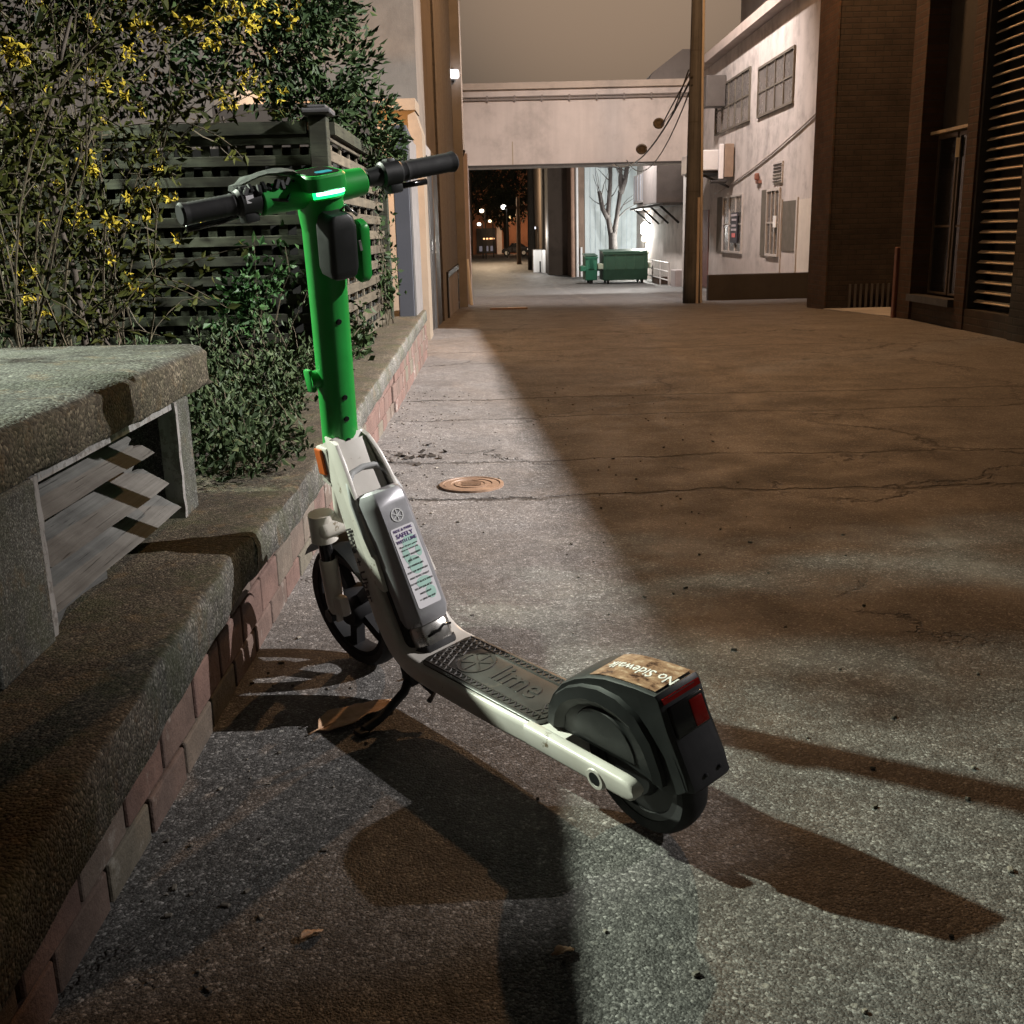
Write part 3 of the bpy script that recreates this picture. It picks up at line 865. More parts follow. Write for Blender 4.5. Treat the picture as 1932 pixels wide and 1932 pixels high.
mb = MB(); secs = []
prof = [(.053, 0), (.053, .022), (.050, .034), (.037, .055), (.032, .058), (-.032, .058), (-.037, .055), (-.050, .034), (-.053, .022), (-.053, 0)]
for l, s_, o_ in ((-.012, .86, .78), (-.004, .94, .88), (.012, 1, 1), (.25, 1, 1), (.270, .97, .97), (.282, .88, .86), (.288, .72, .7)):
    secs.append([bp(l, v*s_, .028+o*o_) for v, o in prof])
mb.loft(secs)
bt = mb.build('battery', M['battery'], sc, smooth=28)
mb = MB(); hp = [bp(.16, .058, .035), bp(.22, .060, .032), bp(.275, .058, .028), bp(.318, .048, .022), bp(.338, .030, .018), bp(.343, 0, .017), bp(.338, -.030, .018), bp(.318, -.048, .022), bp(.275, -.058, .028), bp(.22, -.060, .032)]
mb.tube(hp, .0068, 8); mb.build('carry_handle', plain('grey_handle_plastic', (.42, .43, .43), (.36, .37, .37), 10, .45, coord='object'), bt, smooth='all')
mb = MB(); secs = []
for l, s_ in ((-.062, .80), (-.055, .86), (-.02, .86), (-.012, .8)):
    secs.append([bp(l, v*s_, .02+o*.86*s_+.006) for v, o in prof])
mb.loft(secs); mb.build('latch_base', M['metal'], bt, smooth=28)
mb = MB(); mb.tube([bp(-.03, -.03, .083), bp(-.026, -.012, .085), bp(-.033, .004, .085), bp(-.036, .03, .083)], .003, 6); mb.build('latch_lever', M['blackgloss'], bt, smooth='all')
mb = MB(); secs = []
for l, s_ in ((-.076, 1.0), (-.066, 1.02), (-.058, .98)):
    secs.append([bp(l, v*s_, .012+o*s_) for v, o in prof])
mb.loft(secs); secs = [[bp(l, v*1.05, .022+o*.35) for v, o in prof] for l in (-.06, .285)]; mb.loft(secs)
mb.build('gasket', M['rubber'], bt, smooth=30)
mb = MB(); mb.loft([[bp(.112+b, a, .0862+h) for a, b in rrect(.0285, .088, .005, 4)] for h in (0, .0008)]); stk = mb.build('safety_sticker', M['sticker'], bt)
mb = MB()
for cx, cy, rx, ry in ((.006, .165, .018, .014), (-.012, .14, .008, .02), (.0, .115, .016, .02), (.018, .14, .007, .012), (.004, .075, .018, .012), (.012, .05, .012, .014)):
    mb.loft([[bp(cy+b, -a, .0871+h) for a, b in [(cx+rx*cos(k*pi/10), ry*sin(k*pi/10)) for k in range(20)]] for h in (0, .0002)])
mb.build('mint_print', M['mint'], bt)
rows = [('RIDE & PARK', 0, .079, .0080, 'CENTER', .012), ('SAFELY', 0, .066, .0130, 'CENTER', .02), ('WITH LIME', 0, .0545, .0100, 'CENTER', .014)]
text_mesh('sticker_heading', rows, M['purple'], bt, bp(.112, 0, .0878), (0, -1, 0), tb, .0002)
small = ['Please do your part to', 'keep our streets tidy', 'HELMET REQUIRED', 'RIDE SOBER', 'NO PASSENGERS', 'STAY OFF SIDEWALKS', 'PARK RESPECTFULLY', 'DO NOT BLOCK PATHS', 'SEE APP FOR MORE', 'NEED HELP?', '+1 (888) 546-3345']
rows = []; y_ = .045
for k, t_ in enumerate(small):
    rows.append((t_, 0, y_, .0048 if k < 2 else .0051, 'CENTER', .008)); y_ -= .0075 if k < 1 else .0122
text_mesh('sticker_text', rows, M['ink'], bt, bp(.112, 0, .0878), (0, -1, 0), tb, .0002)
mb = MB(); wheel_logo(mb, bp(.225, 0, .0862), (0, -1, 0), tb, .0145, .0012, .0022); mb.build('wheel_emblem', plain('pale_emblem', (.7, .71, .7), (.6, .6, .6), 20, .4, coord='object'), bt)

# head and stem
HD = Vector((.857, 0, .581)); HB = Vector((.708, 0, 1.107)); sa = (HB-HD).normalized(); sn = Vector((-sa.z, 0, sa.x))   # sn: rearward


def sp_(l, v, o): return HD+sa*l+sn*o+Vector((0, v, 0))


mb = MB()
secs = [[sp_(l, s_*cos(k*pi/4+pi/8), s_*sin(k*pi/4+pi/8)) for k in range(8)] for l, s_ in ((-.09, .046), (-.04, .045), (-.012, .043), (.004, .036))]
mb.loft(secs)
mb.rbox(sp_(-.035, .04, .006), (.05, .02, .075), None, .006); mb.rbox(sp_(-.035, -.04, .006), (.05, .02, .075), None, .006)
mb.tube([sp_(-.08, 0, -.004), sp_(-.19, 0, -.004)], .027, 14)
mb.build('head_lug', M['white'], sc, smooth=30)
mb = MB(); mb.rbox(sp_(-.032, .053, .0), (.03, .006, .06), None, .003); mb.build('side_reflector', M['amber'], sc)
mb = MB(); secs = []
ang = [k*pi/4+pi/8 for k in range(8)]
for l, s_ in ((-.002, .0375), (.0, .039), (.02, .039), (.30, .039), (.40, .040), (.50, .041), (.53, .043)):
    sec = []
    for a in ang:
        for dd in (-.14, .14): sec.append(sp_(l, s_*cos(a+dd)/cos(.14)*.97, s_*sin(a+dd)/cos(.14)*.97))
    secs.append(sec)
mb.loft(secs); stem = mb.build('stem', M['green'], sc, smooth=24)
for l in (.02, .072, .122, .29, .48):   # bolts up the rear facet
    mb = MB(); Mx = Matrix((Vector((0, 1, 0)), sa, sn)).transposed().to_4x4(); Mx.translation = sp_(l, .003, .0385+(.003 if l > .4 else 0))
    mb.lathe([(.0001, .0016), (.0045, .0016), (.0062, .0004), (.0065, -.002)], Mx, 14)
    mb.build('stem_bolt', M['blackgloss'], stem, smooth=40)
mb = MB(); mb.tube([sp_(.155, .034, -.012), sp_(.155, .054, -.014)], .019, 14); mb.rbox(sp_(.155, .052, -.014), (.028, .012, .05), None, .006); mb.build('hook_knob', M['green'], sc, smooth=40)
# T bar
hb = Vector((.0185/.285, 1, 0)).normalized(); HC = HB+Vector((0, -.0175, 0))


def hp_(s_, o=0, z=0): return HC+hb*s_+Vector((-o, 0, z))


mb = MB(); secs = []
for s_, rr in ((-.074, .0245), (-.072, .026), (-.05, .027), (0, .03), (.05, .028), (.10, .027), (.138, .026), (.14, .0245)):
    secs.append([hp_(s_, rr*cos(k*pi/8), rr*sin(k*pi/8)-.004) for k in range(16)])
mb.loft(secs)
mb.loft([[sp_(l, s_*cos(k*pi/8), s_*1.0*sin(k*pi/8)) for k in range(16)] for l, s_ in ((.47, .040), (.50, .044), (.535, .044), (.555, .03))])
mb.build('handlebar', M['green'], sc, smooth=30)
mb = MB(); mb.tube([hp_(-.082, 0, .012), hp_(-.082, -.0, .012)+Vector((-.03, 0, .006))], .004, 8)
tilt = Matrix.Rotation(radians(-10), 3, 'Y')
dc = HB+Vector((-.014, .006, .020))
mb = MB(); mb.loft([[dc+tilt @ Vector((b, a, zz)) for a, b in rrect(.043-i_, .046-i_, .024, 5)] for zz, i_ in ((-.020, .003), (-.017, 0), (.005, 0), (.0095, .003))])
disp = mb.build('display', M['green'], sc, smooth=30)
mb = MB(); mb.loft([[dc+tilt @ Vector((b, a, zz)) for a, b in rrect(.034, .036, .018, 5)] for zz in (.0093, .0107)]); mb.build('screen', M['blackgloss'], disp)
mb = MB(); mb.loft([[dc+tilt @ Vector((b-.016, a-.004, zz)) for a, b in rrect(.016, .010, .006, 5)] for zz in (.0107, .0112)]); mb.build('screen_patch', plain('blue_screen_print', (.04, .35, .42), (.03, .28, .36), 20, .3, coord='object'), disp)
# green light bar under the display, facing the rider
mb = MB(); secs = []
for k in range(9):
    a = radians(-50+100*k/8); c_ = HB+Vector((-.006-.046*cos(a), -.001-.036*sin(a), -.010))
    nrm = Vector((-cos(a), -sin(a), 0))
    secs.append([c_+nrm*x+Vector((0, 0, z)) for x, z in ((0, -.0036), (.0035, -.0026), (.0035, .0026), (0, .0036))])
mb.loft(secs); mb.build('light_bar', glow('green_led_core', (.35, 1, .65), 9.0), sc, smooth=30)
mb = MB(); secs = []
for k in range(11):
    a = radians(-62+124*k/10); c_ = HB+Vector((-.006-.0455*cos(a), -.001-.0358*sin(a), -.010)); nrm = Vector((-cos(a), -sin(a), 0))
    secs.append([c_+nrm*x+Vector((0, 0, z)) for x, z in ((0, -.0085), (.002, -.0072), (.002, .0072), (0, .0085))])
mb.loft(secs); mb.build('light_bar_rim', glow('green_led_rim', (.008, 1, .2), 2.2), sc, smooth=30)
mb = MB()
mb.loft([[HB+Vector((-.006, -.001, -.01+zz))+Vector((-.045*cos(k*pi/10), -.0355*sin(k*pi/10), 0)) for k in range(20)] for zz in (-.012, .012)])
mb.build('light_housing', M['green'], sc, smooth=30)
for sgn, s0, s1 in ((-1, -.286, -.158), (1, .29, .185)):
    mb = MB(); d_ = 1 if s1 > s0 else -1
    secs = []; nG = 26
    for k in range(nG+1):
        s_ = s0+(s1-s0)*k/nG; rr = .0188+(.0004 if k % 2 else -.0003)*(k < 20)+(.0015 if k in (1, 2, 24) else 0); rr = .017 if k == 0 else rr
        secs.append([hp_(s_, rr*cos(q*pi/8), rr*sin(q*pi/8)) for q in range(16)])
    mb.loft(secs); mb.build('grip', M['rubber'], sc, smooth=30)
    mb = MB()
    a = s1
    b = s1+d_*.045; c_ = -.074 if sgn < 0 else .14
    mb.tube([hp_(a), hp_(c_)], .0115, 12); mb.tube([hp_(a), hp_(a+d_*.006), hp_(b-d_*.004), hp_(b)], [.021, .0255, .0255, .021], 14); mb.tube([hp_(b), hp_(b+d_*.03)], [.019, .016], 12)
    mb.rbox(hp_(a+d_*.02, -.0, -.022), (.03, .03, .03), None, .005)
    mb.rbox(hp_(a+d_*.02, 0, .022), (.022, .02, .014), None, .004)
    cl_ = mb.build('clamp', M['plastic'], sc, smooth=35)
    mb = MB(); lv = [hp_(a+d_*.012, -.02, -.018), hp_(a-d_*.01, -.052, -.028), hp_(a-d_*.05, -.058, -.03), hp_(a-d_*.09, -.055, -.03)] if sgn < 0 else [hp_(a+d_*.012, -.02, -.018), hp_(a-d_*.01, -.05, -.026), hp_(a-d_*.05, -.052, -.028), hp_(a-d_*.08, -.05, -.028)]
    mb.tube(lv, [.008, .007, .006, .0065], 8); mb.build('brake_lever', M['blackgloss'], sc, smooth='all')
    if sgn > 0:
        mb = MB(); mb.rbox(hp_(a+d_*.018, .0235, .004), (.003, .016, .014), None, .001); mb.build('button', M['sticker'], sc)
# mount arm and torn cover on the left of the display
mb = MB(); secs = []
for k in range(9):
    t = k/8; p = hp_(.06+.12*t, -.012+.008*sin(6*t), .034+.010*sin(4*t))
    wd = .022+.012*sin(pi*t+.5)
    secs.append([p+Vector((-wd, 0, -.002+random.uniform(-.003, .003))), p+Vector((-wd*.4, 0, .005)), p+Vector((wd*.6, 0, .004+random.uniform(-.003, .004))), p+Vector((wd, 0, -.003)), p+Vector((0, 0, -.006))])
mb.loft(secs); mb.build('torn_cover', plain('torn_grey_fabric', (.10, .11, .10), (.05, .055, .05), 40, .9, .6, 120, .003, 'object'), sc)
mb = MB()
for k in range(8):
    p = hp_(.085+.012*k, .012+.004*(k % 3), .02-.004*(k % 2)); mb.rbox(p, (.012, .009, .02), Euler((random.random(), random.random(), 0)).to_matrix(), .002, 1)
mb.tube([hp_(.07, .01, .02), hp_(.1, .03, -.01), hp_(.14, .02, .0), hp_(.17, 0, -.01)], .0035, 6)
mb.build('mount_clamp', M['plastic'], sc)
# cable lock box behind the stem
mb = MB(); secs = []
for l, i_ in ((.392, .012), (.397, .004), (.412, 0), (.49, 0), (.508, .005), (.515, .013)):
    secs.append([sp_(l, .004+a, .058+b) for a, b in rrect(.031-i_, .029-i_*.6, .012-min(i_*.4, .006), 4)])
mb.loft(secs); lb = mb.build('lock_box', M['plastic'], sc, smooth=35)
mb = MB(); Mp = Matrix((sn, sa, Vector((0, -1, 0)))).transposed().to_4x4(); 
pv = [(a, b) for a, b in rrect(.0195, .066, .0185, 6)]
mb.loft([[sp_(.432+b*k_*.93, -.036-h, .060+a*k_) for a, b in pv] for h, k_ in ((0, .95), (.003, 1), (.016, 1), (.02, .93))])
mb.build('lock_plate', M['green'], lb, smooth=35)
mb = MB(); mb.tube([sp_(.512, -.01, .05), sp_(.525, -.018, .06), sp_(.505, -.036, .07)], .003, 7); mb.build('lock_cable', M['metal'], lb, smooth='all')
mb = MB(); mb.rbox(sp_(.45, -.033, .079), (.004, .006, .02), None, .001); mb.build('lock_tab', M['metal'], lb)

# fork and wheels
AX = Vector((.965, 0, .157)); CR = HD-sa*.205
mb = MB()
mb.rbox(CR+Vector((.012, 0, 0)), (.06, .155, .052), Euler((0, radians(16), 0)).to_matrix(), .018, 3)
for sv in (1, -1): mb.tube([CR+Vector((.012, sv*.055, .035)), CR+Vector((.02, sv*.055, -.03))], [.029, .031], 16)
mb.build('fork_crown', M['white'], sc, smooth=40)
for sv in (1, -1):
    a_ = CR+Vector((.02, sv*.056, -.02)); e_ = Vector((.958, sv*.056, .165)); dd = e_-a_
    mb = MB(); mb.tube([a_, a_+dd*.4], .0165, 14); mb.build('fork_tube', M['blackgloss'], sc, smooth=40)
    mb = MB(); mb.tube([a_+dd*.30, a_+dd*.32, a_+dd*.85, a_+dd*1.0], [.019, .0215, .021, .018], 14)
    mb.rbox(a_+dd*.88+Vector((-.025, 0, 0)), (.05, .026, .05), None, .009); mb.rbox(e_+Vector((.006, 0, -.008)), (.03, .018, .04), None, .006)
    mb.build('fork_leg', M['white'], sc, smooth=40)


def tyre_prof(R, wd):
    return [(R-.028, -wd*.42), (R-.012, -wd*.5), (R-.004, -wd*.36), (R-.001, -wd*.18), (R, 0), (R-.001, wd*.18), (R-.004, wd*.36), (R-.012, wd*.5), (R-.028, wd*.42)]


M['hub'] = plain('black_hub_motor', (.012, .012, .013), (.008, .008, .008), 10, .5, coord='object')


def wheel(name, c, R, wd, steer=0, solid=False):
    t = bpy.data.objects.new(name, None)
    Mx = Matrix.Translation(c) @ Matrix.Rotation(steer, 4, 'Z') @ Matrix.Rotation(pi/2, 4, 'X')
    mb = MB(); mb.lathe(tyre_prof(R, wd), Mx, 56, True)
    ty = mb.build(name, M['rubber'], sc, smooth=50)
    mb = MB(); mb.lathe([(R-.026, -wd*.4), (R-.04, -wd*.36), (R-.044, 0), (R-.04, wd*.36), (R-.026, wd*.4)], Mx, 48)
    mb.lathe([(.001, -.034), (.04, -.034), (.047, -.024), (.047, .024), (.04, .034), (.001, .034)], Mx, 28)
    for k in range(5):
        a = k*2*pi/5; d = Vector((cos(a), sin(a), 0)); q = Vector((-sin(a), cos(a), 0))*.013
        mb.loft([[Mx @ (p+q+Vector((0, 0, .012))), Mx @ (p-q+Vector((0, 0, .012))), Mx @ (p-q-Vector((0, 0, .012))), Mx @ (p+q-Vector((0, 0, .012)))] for p in (d*.04, d*(R-.038))])
    if solid: mb.lathe([(.001, -wd*.3), (R-.03, -wd*.3), (R-.03, wd*.3), (.001, wd*.3)], Mx, 40)
    mb.build('rim', M['hub'] if solid else plain('grey_rim', (.022, .022, .024), (.014, .014, .014), 10, .7, coord='object', spec=.15), ty, smooth=35)
    bpy.data.objects.remove(t)
    return ty


fw = wheel('front_wheel', AX, .155, .058, radians(4))
mb = MB(); mb.tube([AX+Vector((0, -.075, 0)), AX+Vector((0, .075, 0))], .012, 12); mb.tube([AX+Vector((0, .066, 0)), AX+Vector((0, .078, 0))], .017, 6); mb.build('axle', M['plastic'], fw, smooth=40)
wheel('rear_wheel', Vector((0, 0, .128)), .122, .060, 0, True)
mb = MB(); ar_ = []
for k in range(13):
    a = radians(40+115*k/12); ar_.append((AX.x+.176*cos(a), AX.z+.176*sin(a)))
mb.loft([[Vector((x+(x-AX.x)*h*.02, v, z+(z-AX.z)*h*.02)) for v, h in ((-.042, -.5), (-.03, .3), (.03, .3), (.042, -.5), (.03, 0), (-.03, 0))] for x, z in ar_])
mb.build('front_mudguard', M['plastic'], sc, smooth=40)

# rear fender
out_ = [(.195, .158), (.188, .195), (.168, .226), (.138, .257), (.10, .280), (.062, .296), (.02, .308), (-.05, .316), (-.094, .3175), (-.1, .311), (-.112, .26), (-.138, .19), (-.143, .165), (-.120, .148), (-.085, .138), (-.05, .150), (.0, .158)]
mb = MB(); hwf = .047
N_ = len(out_)
secs = []
for v, k_ in ((-hwf, .0), (-hwf+.006, .006), (hwf-.006, .006), (hwf, .0)):
    cx, cz = .03, .2
    secs.append([(x+(x-cx)/max(.05, math.hypot(x-cx, z-cz))*k_*.5, v, z+(z-cz)/max(.05, math.hypot(x-cx, z-cz))*k_*.5) for x, z in out_])
mb.loft(secs)
for sv in (1, -1):     # raised arch band on each side
    arc_o = [(.192, .165), (.178, .205), (.155, .236), (.12, .262), (.08, .280), (.035, .290), (-.01, .288), (-.05, .27), (-.08, .23), (-.095, .18), (-.098, .155)]
    arc_i = [(.150, .165), (.142, .192), (.125, .214), (.10, .231), (.07, .243), (.036, .247), (.002, .243), (-.028, .232), (-.05, .203), (-.06, .175), (-.062, .155)]
    secs = [[(o[0], sv*(hwf-.002), o[1]), (o[0]*.93+i[0]*.07, sv*(hwf+.008), o[1]*.93+i[1]*.07), (o[0]*.4+i[0]*.6, sv*(hwf+.012), o[1]*.4+i[1]*.6), (i[0], sv*(hwf+.001), i[1])] for o, i in zip(arc_o, arc_i)]
    mb.loft(secs)
    Mx = Matrix.Translation((.045, sv*(hwf+.0005), .165)) @ Matrix.Rotation(-sv*pi/2, 4, 'X')
    secs = []
    mb.loft([[(.045+rr*cos(k*pi/14), sv*(hwf+h), .166+rr*sin(k*pi/14)) for k in range(15)] for rr, h in ((.076, 0), (.074, .003), (.068, .003))])
fd_ = mb.build('rear_fender', M['plastic'], sc, smooth=32)
mb = MB(); mb.loft([[(-.1-.001+(-.0425)*(t)-.003, v*.9, .305-.14*t) for v in (-hwf, -.02, .02, hwf)]+[(-.1-.0425*t+.004, v*.9, .305-.14*t) for v in (hwf, -hwf)] for t in np.linspace(0, 1, 8)])
flap = [[(-.1005, .318), (-.1165, .258), (-.142, .19), (-.149, .166)]]
mb = MB(); secs = []
for (x, z) in ((-.101, .312), (-.1165, .258), (-.143, .19), (-.151, .164), (-.149, .160)):
    hw_ = hwf*(.96 if z > .25 else 1.0); cw = .016
    secs.append([(x+.012, -hw_-.001, z), (x-.001, -hw_+cw*.4, z), (x-.004, -hw_+cw, z), (x-.004, hw_-cw, z), (x-.001, hw_-cw*.4, z), (x+.012, hw_+.001, z)])
mb.loft(secs)
for q in (-.02, .012):
    mb.rbox((-.152, q, .18), (.006, .006, .006), None, .002)
mb.build('mud_flap', M['gplastic'], fd_, smooth=30)
mb = MB(); mb.loft([[(x, v, z) for v in (-.041, -.01, .01, .041)]+[(x+.012, v, z) for v in (.041, -.041)] for x, z in ((-.1045, .313), (-.106, .309), (-.1075, .304))]); mb.build('reflector_strip', M['red'], fd_)
mb = MB(); Rl = Euler((0, radians(16.5), 0)).to_matrix(); mb.rbox((-.1165, -.018, .271), (.014, .030, .046), Rl, .003); mb.build('tail_light', M['red'], fd_, smooth=40)
mb = MB(); mb.rbox((-.1135, 0.0, .271), (.016, .074, .054), Rl, .004); mb.build('tail_housing', M['blackgloss'], fd_, smooth=40)
# sticker on the flat top of the fender
g = G('worn_caution_sticker'); g.pos('object')
nz_ = g.noise(1, 6, .75, g.scale_vec((30, 70, 40)))
cc = g.ramp(nz_, [(.38, (.035, .018, .013)), (.45, (.2, .115, .07)), (.55, (.30, .19, .12)), (.66, (.5, .38, .27))])
M['decal'] = g.out(cc, .28, g.bump(nz_, .3, .001))
mb = MB(); tp = [(.066, .2975), (.045, .3055), (.02, .3115), (-.015, .3158), (-.05, .3192), (-.090, .3212)]
mb.loft([[(x, -.040, z+.0003), (x, .040, z+.0003), (x, .040, z+.0011), (x, -.040, z+.0011)] for x, z in tp]); dec = mb.build('fender_decal', M['decal'], fd_)
ft_ = text_mesh('fender_lettering', [('No Sidewalk', 0, -.013, .030, 'CENTER', .006)], M['lettering'], fd_, Vector((-.022, .006, .3188)), (1, 0, 0), (0, 1, 0), .0004)
for v_ in ft_.data.vertices:   # lay the letters along the curve of the fender top
    v_.co.z += np.interp(v_.co.x, [p_[0] for p_ in tp[::-1]], [p_[1] for p_ in tp[::-1]])+.0016-.3188

# kickstand
mb = MB()
mb.rbox((.665, .055, .098), (.035, .03, .05), None, .006)
gk = lambda v: .1737*v
mb.tube([(.665, .06, .09), (.655, .085, .07), (.64, .16, gk(.16)+.02), (.635, .205, gk(.205)+.009)], [.011, .010, .009, .010], 10)
mb.rbox((.634, .212, gk(.212)+.006), (.03, .022, .012), Euler((LEAN, 0, 0)).to_matrix(), .003)
mb.tube([(.665, .045, .085), (.61, .04, .06), (.60, .06, .055)], .006, 8)
mb.build('kickstand', M['rubber'], sc, smooth=40)

# ------------------------------------------------------------ dry leaves and small litter
def dry_leaf(name, label, a, b, wd, mt, curl=.012, z0=.004):
    a = Vector(a); b = Vector(b); d = (b-a); L = d.length; d.normalize(); s_ = Vector((-d.y, d.x, 0)); n_ = 14
    mb = MB(); rows = []
    for k in range(n_+1):
        t = k/n_; wv = wd*(sin(pi*min(1, t*1.02))**.7)*(1+.12*sin(9*t)+.08*sin(23*t))
        c_ = a+d*L*t
        rows.append([mb.bm.verts.new(c_+s_*wv*q+Vector((0, 0, z0+curl*(abs(q)**1.5*(.6+.8*sin(5*t+q))+.3*sin(pi*t)+.12*sin(31*t*q))))) for q in (-1, -.6, -.3, 0, .3, .6, 1)])
    for k in range(n_):
        for q in range(6):
            try: mb.bm.faces.new((rows[k][q], rows[k][q+1], rows[k+1][q+1], rows[k+1][q]))
            except ValueError: pass
    mb.tube([a-d*L*.12+Vector((0, 0, z0)), a+Vector((0, 0, z0+.003)), a+d*L*.5+Vector((0, 0, z0+.3*curl)), b+Vector((0, 0, z0+.002))], [.0022, .0018, .0013, .0006], 5)
    o = mb.build(name, mt, None, smooth='all', loc=a)
    so_ = o.modifiers.new('thickness', 'SOLIDIFY'); so_.thickness = .0012
    tag(o, label, 'leaf'); return o


M['dry'] = plain('dry_leaf', (.62, .4, .24), (.4, .24, .14), 45, .6, .5, 120, .003)
dry_leaf('fallen_leaf', 'large curled dry brown leaf under the scooter kickstand', (-.40, 2.03, 0), (-.258, 2.17, 0), .046, M['dry'], .008, .005)
dry_leaf('fallen_leaf', 'small dry leaf lying alone in the dark lower part of the pavement, nearer the wall', (-.315, 1.35, 0), (-.285, 1.37, 0), .009, M['dry'], .005)
dry_leaf('fallen_leaf', 'small pale dry leaf at the edge of the wall shadow below the rear wheel', (.055, 1.30, 0), (.085, 1.31, 0), .010, M['dry'], .005)
mb = MB()
for k in range(14):
    c_ = Vector((-.385+rng.normal(0, .05), 4.85+rng.normal(0, .10), .012)); mb.rbox(c_-Vector((0, 0, .006)), (.022, .034, .005), Euler((rng.uniform(-.5, .5), rng.uniform(-.5, .5), rng.uniform(0, 3))).to_matrix(), .002, 1)
tag(mb.build('leaf_litter', plain('rotting_leaves', (.03, .022, .015), (.015, .012, .009), 30, .9), None, loc=(-.385, 4.85, 0)), 'dark clump of rotting leaves on the pavement beside the brick wall', 'leaf litter', kind='stuff')
mb = MB()   # scattered grit and leaf crumbs
for k in range(420):
    x = rng.uniform(-.6, -.25) if rng.random() < .6 else rng.uniform(-.6, 1.2); y = rng.uniform(1.0, 7)
    if -.45 < x < .4 and 1.5 < y < 2.5 and rng.random() < .5: continue
    s_ = rng.uniform(.003, .009); mb.rbox((x, y, s_*.35), (s_*rng.uniform(.7, 2), s_, s_*.7), Euler((0, 0, rng.uniform(0, 3))).to_matrix(), s_*.2, 1)
tag(mb.build('gravel', plain('grit', (.20, .18, .15), (.1, .085, .07), 40, .8, isl=1), None), 'loose grit and leaf crumbs scattered over the pavement', 'grit', kind='stuff')
mb = MB(); mb.tube([(-.245, 2.285, .008), (-.19, 2.325, .009)], .004, 7)
tag(mb.build('cigarette_butt', plain('butt_paper', (.5, .46, .4), (.42, .34, .25), 60, .8), None, loc=(-.22, 2.3, 0)), 'pale cigarette butt on the pavement beside the kickstand', 'litter')

# ------------------------------------------------------------ manhole covers
M['rust'] = plain('rusty_iron', (.24, .15, .095), (.14, .085, .055), 18, .55, .5, 90, .004)
mh = thing('manhole_cover', 'round rusty brown manhole cover in the pavement beyond the scooter', 'manhole cover', (-.13, 4.24, 0))
Mx = Matrix.Translation((-.13, 4.24, 0))
mb = MB(); mb.lathe([(.132, 0), (.132, .009), (.118, .011), (.115, .006)], Mx, 48); mb.build('ring', M['rust'], mh, smooth=30)
mb = MB(); mb.lathe([(.113, .003), (.113, .009), (.085, .010), (.083, .007), (.0001, .007)], Mx, 48); mb.lathe([(.07, .006), (.07, .010), (.055, .010), (.055, .006)], Mx, 36)
for k in range(-2, 3): mb.box(-.13-.04, -.13+.04, 4.24+k*.016-.003, 4.24+k*.016+.003, .006, .0105)
mb.build('lid', M['rust'], mh, smooth=30)
mh2 = thing('utility_cover', 'small pale utility cover plate far along the lane', 'manhole cover', (.17, 17.9, gz(17.9)))
mb = MB(); mb.rbox((.17, 17.9, gz(17.9)+.01), (.62, .34, .03), Euler((-.035, 0, 0)).to_matrix(), .005); mb.build('frame', M['rust'], mh2)
mb = MB(); mb.rbox((.30, 17.84, gz(17.9)+.024), (.30, .16, .012), Euler((-.035, 0, 0)).to_matrix(), .003); mb.build('lid', plain('pale_iron', (.55, .45, .35), (.45, .36, .28), 20, .4), mh2)

# ------------------------------------------------------------ left buildings
M['tan'] = stucco('tan_stucco', (.16, .142, .122), .45, stain=(-.3, 1.2, (.12, .1, .08)))
M['dash'] = stucco('stone_dash', (.19, .18, .17), .6, .9, 14, 28, 1.0)
M['trimb'] = stucco('cream_trim', (.26, .25, .24), .35)
M['darkmetal'] = plain('dark_door_metal', (.03, .028, .026), (.018, .017, .016), 4, .5)
lbd = thing('tan_building', 'tall tan stucco building with dark doors on the left side of the lane', 'building', (-2.5, 15, 0))
mb = MB(); mb.box(-8, -.735, 11.0, 19.5, -1, 13); mb.build('wall', M['tan'], lbd)
mb = MB(); mb.prism([(14.0, -1), (19.4, -1), (19.4, 13), (14.0, 13)], 'x', -.735, -.705); mb.build('stone_pilaster', M['dash'], lbd)
mb = MB(); mb.box(-.705, -.69, 15.2, 18.7, -.28, .42); mb.build('plinth_panel', stucco('grey_plinth', (.3, .27, .24), .4), lbd)
mb = MB(); mb.box(-.705, -.675, 14.9, 19.1, .42, .5); mb.box(-.705, -.68, 14.9, 15.1, -.3, .42); mb.box(-.705, -.68, 18.8, 19.0, -.3, .42); mb.build('plinth_frame', M['darkmetal'], lbd)
mb = MB(); mb.box(-.734, -.715, 11.15, 12.05, -.05, 1.75); dr = mb.build('door', M['darkmetal'], lbd)
mb = MB(); mb.box(-.714, -.70, 11.9, 11.95, .8, .95); mb.build('door_handle', M['metal'], dr)
mb = MB(); mb.box(-.734, -.712, 12.35, 13.6, -.08, 1.7); dr = mb.build('door', M['darkmetal'], lbd)
mb = MB(); mb.box(-.711, -.695, 12.4, 12.46, .8, .95); mb.build('door_handle', M['metal'], dr)
mb = MB(); mb.box(-.734, -.69, 12.1, 12.3, -.08, 1.85); mb.box(-.734, -.69, 11.05, 13.75, 1.78, 1.88); mb.build('door_frame', M['trimb'], lbd)
